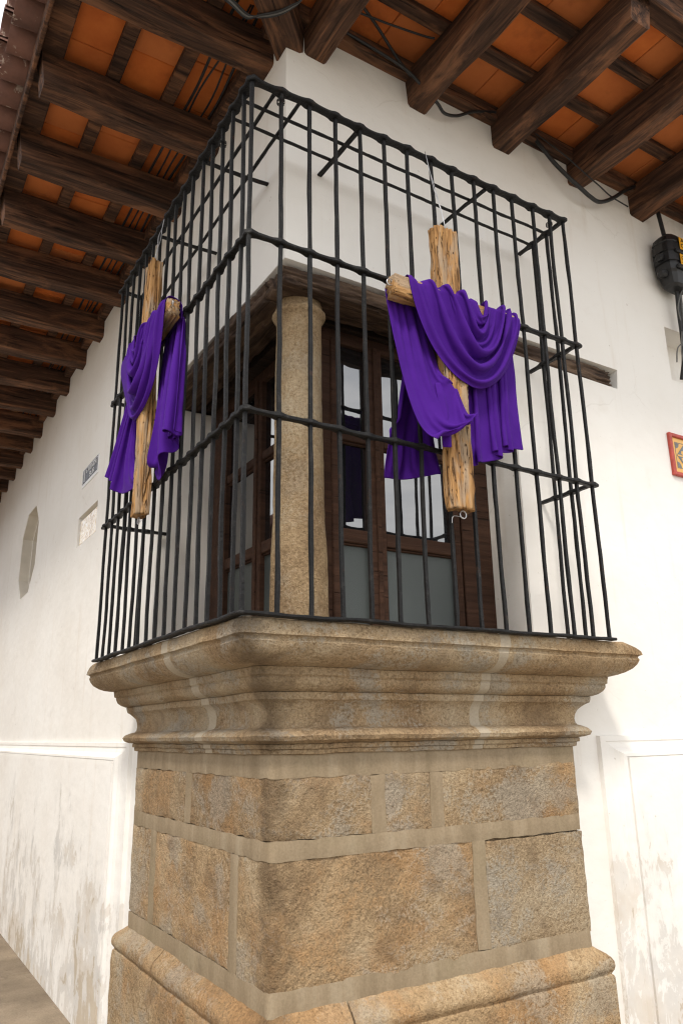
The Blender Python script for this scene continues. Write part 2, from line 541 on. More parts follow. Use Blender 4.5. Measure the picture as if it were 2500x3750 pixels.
def bbox_obj(name, mat, parent, x0, x1, y0, y1, z0, z1, b=0.004):
    v, f = bevbox(min(x0, x1), max(x0, x1), min(y0, y1), max(y0, y1), min(z0, z1), max(z0, z1), b)
    return mesh(name, v, f, mat, parent)

def frames(pts, up):
    pts = [Vector(p) for p in pts]
    out = []
    for i, p in enumerate(pts):
        t = (pts[min(i + 1, len(pts) - 1)] - pts[max(i - 1, 0)]).normalized()
        s = t.cross(Vector(up))
        if s.length < 1e-5:
            s = t.cross(Vector((1, 0, 0)))
        s.normalize()
        out.append((p, t, s, s.cross(t)))
    return out

def sweep(pts, sec, up=(0, 0, 1), cap=True):
    """sec: list of (side, up) or function(i) giving it"""
    v = []
    m = None
    for i, (p, t, s, u) in enumerate(frames(pts, up)):
        sl = sec(i) if callable(sec) else sec
        m = len(sl)
        for a, b in sl:
            v.append(p + s * a + u * b)
    n = len(pts)
    f = grid_faces(n, m, True)
    if cap:
        f.append(tuple(range(m)))
        f.append(tuple((n - 1) * m + k for k in reversed(range(m))))
    return v, f

def circ(r, k=8):
    return [(r * math.cos(2 * math.pi * i / k), r * math.sin(2 * math.pi * i / k)) for i in range(k)]

def catmull(pts, n):
    pts = [Vector(p) for p in pts]
    ext = [pts[0] * 2 - pts[1]] + pts + [pts[-1] * 2 - pts[-2]]
    # parameterise by chord length so samples spread evenly
    L = [0.0]
    for a, b in zip(pts, pts[1:]):
        L.append(L[-1] + max((b - a).length, 1e-6))
    out = []
    for i in range(n):
        d = L[-1] * i / (n - 1)
        k = 0
        while k < len(pts) - 2 and d > L[k + 1]:
            k += 1
        t = (d - L[k]) / (L[k + 1] - L[k])
        p0, p1, p2, p3 = ext[k:k + 4]
        out.append(0.5 * ((2 * p1) + (p2 - p0) * t + (2 * p0 - 5 * p1 + 4 * p2 - p3) * t * t + (3 * p1 - p0 - 3 * p2 + p3) * t ** 3))
    return out

def tube(name, pts, r, mat, parent=None, n=None, k=7):
    n = n or max(8, len(pts) * 6)
    pp = catmull(pts, n) if len(pts) > 2 else [Vector(p) for p in pts]
    v, f = sweep(pp, circ(r, k), (0.13, 0.21, 0.97))
    return mesh(name, v, f, mat, parent, True)

def nz(x, y, z, s=1.0):
    return noise.noise(Vector((x * s, y * s, z * s)))

def fbm(x, y, z, s=1.0, o=4):
    return noise.fractal(Vector((x * s, y * s, z * s)), 1.0, 2.0, o)

def beam_mesh(name, L, w, h, mat, seed, segs=14, ch=0.012, amp=0.006, tip=0.0):
    """timber lying along local +X, centred in Y, hanging from z=0 down to -h; tip = sloping cut at the far end"""
    v = []
    sec = [(-w / 2 + ch, 0), (w / 2 - ch, 0), (w / 2, -ch), (w / 2, -h + ch), (w / 2 - ch, -h), (-w / 2 + ch, -h), (-w / 2, -h + ch), (-w / 2, -ch)]
    m = len(sec)
    for i in range(segs + 1):
        t = i / segs
        for a, b in sec:
            x = L * t
            if tip and i == segs:
                x -= tip * (-b / h)
            q = (x * 2.2 + seed * 7.3, a * 9, b * 9)
            v.append((x, a + amp * 1.6 * noise.noise(Vector(q)), b + amp * 1.6 * noise.noise(Vector((q[0], q[1] + 31, q[2])))))
    f = grid_faces(segs + 1, m, True)
    f.append(tuple(range(m)))
    f.append(tuple(segs * m + k for k in reversed(range(m))))
    me = bpy.data.meshes.new(name)
    me.from_pydata(v, [], f)
    me.materials.append(mat)
    me.update()
    return me

# ------------------------------------------------------------------ layout (metres)
XW, YW = 1.37, 2.66        # wall faces: the left wall is x = XW, the right wall is y = YW
XC, YC = 1.045, 2.33       # bar planes of the grille
SILL = 1.985
ZL = 3.535                 # underside of the lintels
ZR = 4.855                 # underside of the rafters
ZRT = 5.075                # top of the rafters

# ------------------------------------------------------------------ ground
def sheet(name, x0, x1, y0, y1, z, mat):
    o = mesh(name, [(x0, y0, z), (x1, y0, z), (x1, y1, z), (x0, y1, z)], [(0, 1, 2, 3)], mat)
    o['kind'] = 'structure'
    return o
road = sheet('road', -400, 400, -400, 400, -0.13, ROAD)
pv, pf = boxv(0.02, 30, 1.30, 40, -0.125, -0.045)
pavement = mesh('pavement', pv, pf, PAVE)
pavement['kind'] = 'structure'
def slab(x0, x1, y0, y1):
    bbox_obj('paving_slab', PAVE, pavement, x0 + 0.007, x1 - 0.007, y0 + 0.009, y1 - 0.009, -0.05, random.uniform(-0.002, 0.002), 0.006)
ys = [2.7, 3.95, 5.2, 6.42, 7.65, 8.9, 10.1, 11.3, 12.5, 13.7, 14.9, 16.1, 17.3]
for a, b in zip(ys, ys[1:]):
    slab(0.16, 1.33, a, b)
xs_ = [0.16, 1.38, 2.6, 3.8, 5.0, 6.2, 7.4]
for a, b in zip(xs_, xs_[1:]):
    slab(a, b, 1.44, 2.66)
def kerb(x0, x1, y0, y1):
    bbox_obj('kerb_stone', PAVE, pavement, x0, x1, y0, y1, -0.16, 0.004, 0.015)
for i in range(14):
    kerb(0.0, 0.15, 1.5 + i * 1.15, 1.5 + (i + 1) * 1.15 - 0.008)
for i in range(7):
    kerb(0.0 + i * 1.15, (i + 1) * 1.15 - 0.008, 1.28, 1.43)

# ------------------------------------------------------------------ corner building
bld = empty('corner_building', (XW, YW, 0),
            'white plastered colonial corner house with tiled eaves and a corner window', 'building')

def wall_poly(name, outer, holes, to3, depth, normal, parent):
    """flat wall with openings; holes: list of (loop, depth, backed)"""
    loops = [[Vector((a, b, 0)) for a, b in outer]] + [[Vector((a, b, 0)) for a, b in h[0]] for h in holes]
    tris = tessellate_polygon(loops)
    flat = [p for l in loops for p in l]
    v = [to3(p.x, p.y, 0.0) for p in flat]
    f = []
    nrm = Vector(normal)
    def add(face):
        P = [Vector(v[i]) for i in face]
        f.append(tuple(face))
    for t in tris:
        P = [Vector(v[i]) for i in t]
        n = (P[1] - P[0]).cross(P[2] - P[0])
        f.append(tuple(t) if n.dot(nrm) > 0 else tuple(reversed(t)))
    for loop, d, backed in holes:
        k = len(loop)
        area = sum(loop[i][0] * loop[(i + 1) % k][1] - loop[(i + 1) % k][0] * loop[i][1] for i in range(k))
        b0 = len(v)
        for a, b in loop:
            v.append(to3(a, b, 0.0))
        for a, b in loop:
            v.append(to3(a, b, d))
        ctr = Vector(to3(sum(p[0] for p in loop) / k, sum(p[1] for p in loop) / k, d / 2))
        for i in range(k):
            q = [b0 + i, b0 + (i + 1) % k, b0 + k + (i + 1) % k, b0 + k + i]
            P = [Vector(v[j]) for j in q]
            n = (P[1] - P[0]).cross(P[2] - P[0])
            f.append(tuple(q) if n.dot(ctr - P[0]) > 0 else tuple(reversed(q)))
        if backed:
            q = [b0 + k + i for i in range(k)]
            P = [Vector(v[j]) for j in q[:3]]
            n = (P[1] - P[0]).cross(P[2] - P[0])
            f.append(tuple(q) if n.dot(nrm) > 0 else tuple(reversed(q)))
    return mesh(name, v, f, PLASTER, parent)

def rect(a0, a1, b0, b1):
    return [(a0, b0), (a1, b0), (a1, b1), (a0, b1)]

XJ, YJ = 2.715, 4.19      # window jambs
LX, LY = 3.565, 4.60      # lintel pocket ends
GZ = 3.655                # top of the plaster pocket above the lintel
# right wall (y = YW): the outline steps round the corner opening and the lintel pocket
right_outer = [(XW, 0), (12, 0), (12, 5.25), (XW, 5.25), (XW, GZ), (LX + 0.02, GZ - 0.005), (LX, ZL - 0.012), (XJ, ZL), (XJ, SILL), (XW, SILL)]
right_wall = wall_poly('wall', right_outer, [(rect(4.11, 4.75, 3.715, 4.09), 0.16, True)],
          lambda a, b, d: (a, YW + d, b), 0.3, (0, -1, 0), bld)
left_outer = [(YW, 0), (40, 0), (40, 5.25), (YW, 5.25), (YW, GZ), (LY, GZ), (LY, ZL), (YJ, ZL), (YJ, SILL), (YW, SILL)]
octo = [(8.90, 4.02), (8.46, 4.02), (8.22, 3.79), (8.22, 3.32), (8.46, 3.07), (8.92, 3.06), (9.16, 3.31), (9.15, 3.79)]
left_wall = wall_poly('wall', left_outer, [(octo, 0.006, False), (rect(5.755, 6.36, 3.10, 3.352), 0.045, True)],
          lambda a, b, d: (XW + d, a, b), 0.3, (-1, 0, 0), bld)
right_wall['label'] = 'white plastered wall right of the corner window'
left_wall['label'] = 'white plastered wall running down the street on the left'

# reveals of the big opening and of the lintel pocket, as plaster pieces
def quadstrip(name, pts0, d, mat, parent, thick=None):
    v = [Vector(p) for p in pts0] + [Vector(p) + Vector(d) for p in pts0]
    n = len(pts0)
    f = [(i, i + 1, n + i + 1, n + i) for i in range(n - 1)]
    return mesh(name, v, f, mat, parent)
def rev(name, x0, x1, y0, y1, z0, z1):
    return bbox_obj(name, PLASTER, bld, x0, x1, y0, y1, z0, z1, 0.006)
rev('window_reveal', XJ + 0.003, XJ + 0.06, YW + 0.004, 3.02, SILL, ZL - 0.01)
rev('window_reveal', XW + 0.004, 1.76, YJ + 0.003, YJ + 0.06, SILL, ZL - 0.01)
# pocket surfaces above and behind the lintels
rev('lintel_pocket', XW + 0.05, LX + 0.02, YW + 0.05, YW + 0.30, GZ + 0.001, GZ + 0.06)
rev('lintel_pocket', XW + 0.05, XW + 0.30, YW + 0.05, LY, GZ + 0.001, GZ + 0.06)
v, f = [], []
# sloping plaster arris between the wall face and the top of the timber
mesh('plaster_arris', [(XW, YW, GZ), (LX + 0.02, YW, GZ - 0.005), (LX + 0.02, YW + 0.05, GZ - 0.012), (XW + 0.05, YW + 0.05, GZ - 0.010)], [(0, 3, 2, 1)], PLASTER, bld)
mesh('plaster_arris', [(XW, YW, GZ), (XW, LY, GZ), (XW + 0.05, LY, GZ - 0.010), (XW + 0.05, YW + 0.05, GZ - 0.010)], [(0, 1, 2, 3)], PLASTER, bld)
mesh('plaster_arris', [(LX + 0.02, YW, GZ - 0.005), (LX, YW, ZL - 0.012), (LX, YW + 0.08, ZL - 0.012), (LX + 0.02, YW + 0.08, GZ - 0.005)], [(0, 1, 2, 3)], PLASTER, bld)
mesh('plaster_arris', [(XJ, YW, ZL), (LX, YW, ZL - 0.012), (LX, YW + 0.08, ZL - 0.012), (XJ, YW + 0.08, ZL)], [(0, 3, 2, 1)], PLASTER, bld)

# octagonal window niche: splayed inner ring behind the outer reveal
def ring(name, loop, d0, d1, k, mat, back):
    cy = sum(p[0] for p in loop) / len(loop); cz = sum(p[1] for p in loop) / len(loop)
    a = [(XW + d0, p[0], p[1]) for p in loop]
    b = [(XW + d0, cy + (p[0] - cy) * k, cz + (p[1] - cz) * k) for p in loop]
    c = [(XW + d1, cy + (p[0] - cy) * k, cz + (p[1] - cz) * k) for p in loop]
    n = len(loop)
    v = a + b + c
    f = []
    for i in range(n):
        j = (i + 1) % n
        f.append((i, j, n + j, n + i)); f.append((n + i, n + j, 2 * n + j, 2 * n + i))
    if back:
        f.append(tuple(2 * n + i for i in range(n)))
    return mesh(name, v, f, mat, bld)
STUCCO = m_plain('tan_stucco', (0.60, 0.55, 0.47), 0.9, 0, 0.12, 3)  # niche lining, a darker tan than the white wall plaster
ring('niche_reveal', octo, 0.006, 0.11, 1.0, STUCCO, False)
ring('niche_rim', octo, 0.11, 0.112, 0.955, PLASTER, False)
oc = ring('niche_recess', [(8.69 + (p[0] - 8.69) * 0.955, 3.548 + (p[1] - 3.548) * 0.955) for p in octo], 0.112, 0.45, 1.0, STUCCO, True)
oc['label'] = 'stepped octagonal niche in the left wall'

# dado panels with a moulded edge (the moulding runs up the side and along the top)
def dado(name, a_in, a_out, ztop, side):
    """side 'L': on the left wall, a = y ; side 'R': on the right wall, a = x"""
    prof = [(0.0, 0.000), (0.003, 0.022), (0.040, 0.024), (0.042, 0.020), (0.060, 0.021), (0.090, 0.027), (0.112, 0.038), (0.126, 0.052), (0.130, 0.054), (0.150, 0.055), (0.1515, 0.047), (0.157, 0.047), (0.1585, 0.060), (0.20, 0.061)]
    v, f = [], []
    def P(a, b, d):
        return (XW - d, a, b) if side == 'L' else (a, YW - d, b)
    k = 1.25 if side == 'L' else 0.95
    for (q, d) in prof:
        zz = ztop - q * 0.66
        aa = a_in + q * k
        for a, b in ((aa, 0.0), (aa, zz * 0.33), (aa, zz * 0.66), (aa, zz), (aa + (a_out - aa) * 0.5, zz), (a_out, zz)):
            v.append(P(a, b, d))
    n, m = len(prof), 6
    f = grid_faces(n, m, False, side == 'R')
    # inner face
    last = (n - 1) * m
    i0 = len(v)
    v.append(P(a_out, 0.0, prof[-1][1]))
    f.append((last, last + 1, last + 2, last + 3, last + 4, last + 5, i0))
    return mesh(name, v, f, FLAKING, bld)
dl = dado('dado_panel', 4.50, 36.0, 1.572, 'L')
dr = dado('dado_panel', 3.075, 11.0, 1.572, 'R')
dl['label'] = 'moulded dado with flaking whitewash left of the stone pedestal'
dr['label'] = 'moulded dado with flaking whitewash right of the stone pedestal'

# lintels
def rough_beam(name, L, w, h, mat, seed, amp, per=10, segs=60):
    """weathered timber with deep grain; local X along, Y centred, Z centred"""
    v = []
    hw, hh = w / 2, h / 2
    prm = []
    nside = per
    cs = [(-hw, -hh), (hw, -hh), (hw, hh), (-hw, hh)]
    for c in range(4):
        a, b = cs[c], cs[(c + 1) % 4]
        for i in range(nside):
            t = i / nside
            prm.append((a[0] + (b[0] - a[0]) * t, a[1] + (b[1] - a[1]) * t))
    m = len(prm)
    for i in range(segs + 1):
        x = L * i / segs
        for j, (a, b) in enumerate(prm):
            rr = math.hypot(a / hw, b / hh)
            g = noise.noise(Vector((x * 4 + seed * 9.1, a * 75, b * 75)))
            g2 = noise.noise(Vector((x * 14 + seed * 3.7, a * 120 + 5, b * 120)))
            lowf = noise.noise(Vector((x * 3.0 + seed, a * 6, b * 6)))
            crack = -1.4 * max(0.0, abs(noise.noise(Vector((x * 2.5 + seed * 5, a * 45 + 9, b * 45)))) * -6 + 1)
            d = amp * (0.55 * g + 0.35 * g2 + 0.8 * lowf + 0.7 * crack - 0.55 * max(0.0, rr - 1.2) * 2)
            l = math.hypot(a, b)
            ex = 0.0
            if i in (0, segs):
                ex = amp * 0.9 * noise.noise(Vector((a * 50, b * 50, seed + i)))
            v.append((x + ex, a + a / l * d, b + b / l * d))
    f = grid_faces(segs + 1, m, True)
    c0 = len(v); v.append((0, 0, 0)); v.append((L, 0, 0))
    for j in range(m):
        f.append((c0, (j + 1) % m, j))
        f.append((c0 + 1, segs * m + j, segs * m + (j + 1) % m))
    me = bpy.data.meshes.new(name)
    me.from_pydata(v, [], f)
    me.materials.append(mat)
    me.polygons.foreach_set('use_smooth', [True] * len(me.polygons))
    me.update()
    return me
def place(me, name, parent, loc, xdir, zdir=(0, 0, 1)):
    X = Vector(xdir).normalized(); Z = Vector(zdir).normalized(); Y = Z.cross(X).normalized(); Z = X.cross(Y)
    M = Matrix((X, Y, Z)).transposed().to_4x4()
    M.translation = Vector(loc)
    o = bpy.data.objects.new(name, me)
    C.objects.link(o)
    if parent is not None:
        o.parent = parent
        o.matrix_parent_inverse = Matrix.Translation(-parent.location)
    o.matrix_basis = M
    return o
lm = rough_beam('lintel', LX - XW - 0.05, 0.20, 0.100, LINTEL, 1.3, 0.021, 12, 110)
lb = place(lm, 'lintel', bld, (XW + 0.006, YW + 0.102, ZL + 0.050), (1, 0, 0))
lb['label'] = 'cracked old timber lintel over the right window'
lm = rough_beam('lintel', LY - YW - 0.26, 0.20, 0.101, LINTEL, 4.7, 0.021, 12, 110)
lb = place(lm, 'lintel', bld, (XW + 0.102, YW + 0.205, ZL + 0.050), (0, 1, 0))
lb['label'] = 'cracked old timber lintel over the left window'
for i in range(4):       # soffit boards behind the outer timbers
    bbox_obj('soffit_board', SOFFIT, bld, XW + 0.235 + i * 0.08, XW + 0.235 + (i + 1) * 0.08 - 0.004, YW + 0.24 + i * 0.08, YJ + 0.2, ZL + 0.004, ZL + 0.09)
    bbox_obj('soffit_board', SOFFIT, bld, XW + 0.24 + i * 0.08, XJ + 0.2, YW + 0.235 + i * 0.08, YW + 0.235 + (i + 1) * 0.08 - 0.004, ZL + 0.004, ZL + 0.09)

# stone column at the corner
def column():
    prof = [(SILL - 0.01, 0.136), (2.12, 0.134), (2.34, 0.130), (2.50, 0.120), (2.62, 0.121), (2.9, 0.119), (3.2, 0.1145), (3.42, 0.110), (3.455, 0.112), (3.466, 0.119), (3.474, 0.128), (3.484, 0.133), (3.497, 0.132), (3.507, 0.125), (3.513, 0.119), (3.52, 0.117), (3.545, 0.115)]
    zz = []
    for (a, ra), (b, rb) in zip(prof, prof[1:]):
        k = max(1, int((b - a) / 0.02))
        for i in range(k):
            t = i / k
            zz.append((a + (b - a) * t, ra + (rb - ra) * t))
    zz.append(prof[-1])
    v = []
    m = 48
    for z, r in zz:
        for j in range(m):
            a = 2 * math.pi * j / m
            x, y = math.cos(a), math.sin(a)
            d = 0.007 * nz(x * 1.5, y * 1.5, z * 2.2 + 4) + 0.0022 * nz(x * 9, y * 9, z * 26)
            d -= 0.012 * max(0, nz(x * 2.2 + 3, y * 2.2, z * 5) - 0.35)
            v.append((1.537 + x * (r * 0.93 + d), 2.84 + y * (r * 0.93 + d), z))
    return mesh('column', v, grid_faces(len(zz), m, True), STONE_COL, bld, True)
col = column()
col['label'] = 'round tan stone column standing at the corner of the window'

# windows: right pane plane y = 2.95, left pane plane x = 1.705
def window(side):
    def P(a0, a1, z0, z1, d0, d1, name, mat, parent, b=0.004):
        if side == 'R':
            return bbox_obj(name, mat, parent, a0, a1, 2.94 + d0, 2.94 + d1, z0, z1, b)
        return bbox_obj(name, mat, parent, 1.69 + d0, 1.69 + d1, a0, a1, z0, z1, b)
    if side == 'R':
        jamb, jin, m0, m1, start = XJ, 2.525, 1.967, 2.058, 1.695
    else:
        jamb, jin, m0, m1, start = YJ, 4.02, 3.495, 3.600, 2.945
    w = P(jin, jamb + 0.02, SILL, ZL, -0.03, 0.03, 'window', WINWOOD, bld)
    w['label'] = ('brown timber window facing the right-hand street' if side == 'R' else 'brown timber window facing the left-hand street')
    P(start, jin, 3.47, ZL + 0.003, -0.02, 0.04, 'head_rail', WINWOOD, w)
    P(start, jin, SILL - 0.02, 2.06, -0.012, 0.04, 'bottom_rail', WINWOOD, w)
    P(start - 0.003, start + 0.09, SILL, ZL, -0.016, 0.05, 'corner_post', WINWOOD, w)
    z1a, z1b = (2.453, 2.520) if side == 'R' else (2.497, 2.560)
    z2a, z2b = (2.958, 3.000) if side == 'R' else (3.010, 3.060)
    mc = (m0 + m1) / 2
    for (a0, a1) in ((start + 0.06, mc - 0.003), (mc + 0.003, jin - 0.006)):
        st = 0.043
        P(a0, a0 + st, 2.04, 3.49, -0.026, 0.03, 'stile', WINWOOD, w, 0.006)
        P(a1 - st, a1, 2.04, 3.49, -0.026, 0.03, 'stile', WINWOOD, w, 0.006)
        for za, zb in ((z1a, z1b), (z2a, z2b)):
            P(a0 + st, a1 - st, za, zb, -0.018, 0.03, 'glazing_bar', WINWOOD, w, 0.005)
            P(a0 + st, a1 - st, za - 0.011, za - 0.001, -0.008, 0.02, 'bead', WINWOOD, w, 0.003)
        for za, zb, mt, nm in ((2.05, z1a - 0.004, FROST, 'frosted_pane'), (z1b - 0.004, z2a + 0.004, GLASS, 'pane'), (z2b - 0.004, 3.48, GLASS, 'pane')):
            P(a0 + st - 0.004, a1 - st + 0.004, za, zb, 0.006, 0.012, nm, mt, w, 0.001)
    P(mc - 0.013, mc + 0.013, 2.04, 3.49, -0.036, -0.024, 'cover_strip', WINWOOD, w, 0.004)
window('R')
window('L')
# dark room behind the panes
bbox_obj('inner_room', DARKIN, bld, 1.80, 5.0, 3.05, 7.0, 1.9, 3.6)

# ------------------------------------------------------------------ roof: deck, rafters, battens, tiles
OH = 1.0
rv, rf = boxv(XW - 0.98, 12, YW - 0.98, 40, 5.215, 5.26)
roof = mesh('roof', rv, rf, BARREL, bld)
roof['label'] = 'overhanging timber eaves with terracotta tiles'
raft_meshes = [beam_mesh('rafter', OH + 0.25, 0.135, ZRT - ZR, RAFTER, s, 22, 0.014, 0.013, 0.03) for s in range(5)]
def rafter(side, c, i):
    me = raft_meshes[i % 5]
    if side == 'R':
        return place(me, 'rafter', roof, (c, YW + 0.25, ZRT), (0, -1, 0))
    return place(me, 'rafter', roof, (XW + 0.25, c, ZRT), (-1, 0, 0))
RX = [1.533, 2.165, 2.782, 3.40, 3.99, 4.60, 5.22, 5.84]
for i, x in enumerate(RX):
    rafter('R', x, i)
LYS = [2.865, 3.565, 4.185, 4.80, 5.41, 6.055, 6.645, 7.305, 7.915, 8.60, 9.155, 9.785, 10.32, 10.90, 11.5, 12.1, 12.7, 13.3, 13.9, 14.5, 15.1, 15.7]
for i, y in enumerate(LYS):
    rafter('L', y, i + 2)
hip_me = beam_mesh('hip_rafter', 1.45, 0.15, ZRT - ZR + 0.01, RAFTER, 9.3, 20, 0.014, 0.009, 0.03)
place(hip_me, 'hip_rafter', roof, (XW + 0.05, YW + 0.05, ZRT), (-1, -1, 0))
# battens along the walls, between the tile rows; d = distance out from the wall
BAT = [(-0.02, 0.06, 5.005, 5.10), (0.275, 0.35, ZRT, 5.118), (0.585, 0.66, ZRT, 5.118), (0.885, 1.005, ZRT - 0.01, 5.112)]
def batten(side, d0, d1, z0, z1):
    e = 0.004
    if side == 'R':
        bbox_obj('batten', RAFTER, roof, XW - d0 + e, 7.0, YW - d1, YW - d0, z0, z1, 0.006)
    else:
        bbox_obj('batten', RAFTER, roof, XW - d1, XW - d0, YW - d0 + e, 17.0, z0, z1, 0.006)
for b in BAT:
    batten('R', *b)
    batten('L', *b)
# fascia strips on the rafter ends
bbox_obj('fascia_board', RAFTER, roof, XW - 1.030, XW - 1.008, YW - 1.03, 17.0, 4.985, 5.125, 0.005)
bbox_obj('fascia_board', RAFTER, roof, XW - 1.006, 7.0, YW - 1.030, YW - 1.008, 4.985, 5.125, 0.005)
# flat terracotta tiles lying on the battens
def tile_mesh(w, l):
    v, f = bevbox(-w / 2, w / 2, -l / 2, l / 2, 0, 0.022, 0.004)
    me = bpy.data.meshes.new('clay_tile')
    me.from_pydata(v, [], f); me.materials.append(TERRA); me.update()
    return me
TW = 0.335
tmesh = tile_mesh(TW - 0.004, 0.33)
rows = [0.165, 0.470, 0.775]
cnt = 0
def put_tile(x, y, rot):
    global cnt
    o = bpy.data.objects.new('clay_tile', tmesh)
    C.objects.link(o)
    o.parent = roof
    o.matrix_parent_inverse = Matrix.Translation(-roof.location)
    o.rotation_euler = (random.uniform(-0.006, 0.006), random.uniform(-0.006, 0.006), rot)
    o.location = (x, y, 5.1215 + (cnt % 3) * 0.0012)
    cnt += 1
for ri, d in enumerate(rows):
    x = XW - d + 0.02 + 0.11 * ri
    while x < 6.3:
        put_tile(x + TW / 2, YW - d, 0)
        x += TW
    y = YW - d + 0.05 + 0.07 * ri
    while y < 15.5:
        put_tile(XW - d, y + TW / 2, math.pi / 2)
        y += TW
# barrel tiles over the eaves edge
def barrel_mesh():
    v, f = [], []
    n = 10
    for ix, x in enumerate((0.0, 0.25, 0.5)):
        r = 0.095 - 0.012 * ix
        for rr in (r, r - 0.014):
            for i in range(n + 1):
                a = math.pi * i / n
                v.append((x, rr * math.cos(a), rr * math.sin(a) * 0.85))
    m = n + 1
    for ix in range(2):
        o0, i0 = ix * 2 * m, ix * 2 * m + m
        o1, i1 = (ix + 1) * 2 * m, (ix + 1) * 2 * m + m
        for i in range(n):
            f.append((o0 + i, o1 + i, o1 + i + 1, o0 + i + 1))
            f.append((i0 + i, i0 + i + 1, i1 + i + 1, i1 + i))
    for i in range(n):
        f.append((i, i + 1, m + i + 1, m + i))
    me = bpy.data.meshes.new('barrel_tile')
    me.from_pydata(v, [], f); me.materials.append(BARREL)
    me.polygons.foreach_set('use_smooth', [True] * len(me.polygons)); me.update()
    return me
bm_ = barrel_mesh()
def barrel(loc, xdir, up):
    o = place(bm_, 'barrel_tile', roof, loc, xdir, (0, 0, 1 if up else -1))
    return o
y = 1.55
while y < 12:
    j = random.uniform(-0.012, 0.012)
    barrel((XW - 1.185 + j, y, 5.175), (1, 0, 0), True)
    barrel((XW - 1.165 - j, y + 0.1, 5.215), (1, 0, 0), False)
    y += 0.2
x = 0.55
while x < 6:
    j = random.uniform(-0.012, 0.012)
    barrel((x, YW - 1.185 + j, 5.175), (0, 1, 0), True)
    barrel((x + 0.1, YW - 1.165 - j, 5.215), (0, 1, 0), False)
    x += 0.2

# ------------------------------------------------------------------ stone pedestal
ped = empty('stone_pedestal', (XW, YW, 0), 'carved tan stone pedestal with moulded cornice carrying the corner window', 'pedestal')
# profile: (z, projection at the front, extra run past the plinth at the ends)
PROF = [(1.984, 0.285, 0.10), (1.985, 0.308, 0.16), (1.978, 0.316, 0.175), (1.962, 0.319, 0.235), (1.945, 0.320, 0.265), (1.930, 0.319, 0.275), (1.926, 0.308, 0.264), (1.920, 0.304, 0.258),
        (1.914, 0.306, 0.262), (1.908, 0.308, 0.265), (1.890, 0.300, 0.258), (1.870, 0.286, 0.240), (1.852, 0.262, 0.212), (1.842, 0.238, 0.190), (1.836, 0.206, 0.176), (1.8345, 0.190, 0.169),
        (1.833, 0.193, 0.172), (1.822, 0.190, 0.170), (1.806, 0.189, 0.168), (1.803, 0.183, 0.162), (1.799, 0.180, 0.158), (1.796, 0.182, 0.160), (1.788, 0.181, 0.158), (1.772, 0.174, 0.148), (1.760, 0.160, 0.132), (1.752, 0.140, 0.110), (1.7505, 0.132, 0.102),
        (1.749, 0.137, 0.106), (1.735, 0.134, 0.104), (1.724, 0.132, 0.100), (1.718, 0.122, 0.088), (1.705, 0.110, 0.066), (1.690, 0.102, 0.046), (1.670, 0.0975, 0.034), (1.650, 0.0970, 0.028), (1.634, 0.100, 0.028), (1.624, 0.108, 0.030),
        (1.619, 0.130, 0.040), (1.609, 0.150, 0.054), (1.595, 0.162, 0.062), (1.580, 0.156, 0.058), (1.571, 0.134, 0.040), (1.568, 0.116, 0.024),
        (1.565, 0.120, 0.026), (1.550, 0.119, 0.025), (1.548, 0.109, 0.012), (1.546, 0.111, 0.012), (1.532, 0.109, 0.010), (1.529, 0.098, 0.004)]
PXE, PYE = 2.803, 4.10       # plinth ends: right in x, left in y

def ring_pt(t, p, q):
    """plan position on a face. t: <0 on the left street side (metres from the corner), >0 on the right"""
    cx, cy = XW - p, YW - p
    if t <= 0:
        return Vector((cx, cy - t, 0)), Vector((-1, 0, 0))
    return Vector((cx + t, cy, 0)), Vector((0, -1, 0))

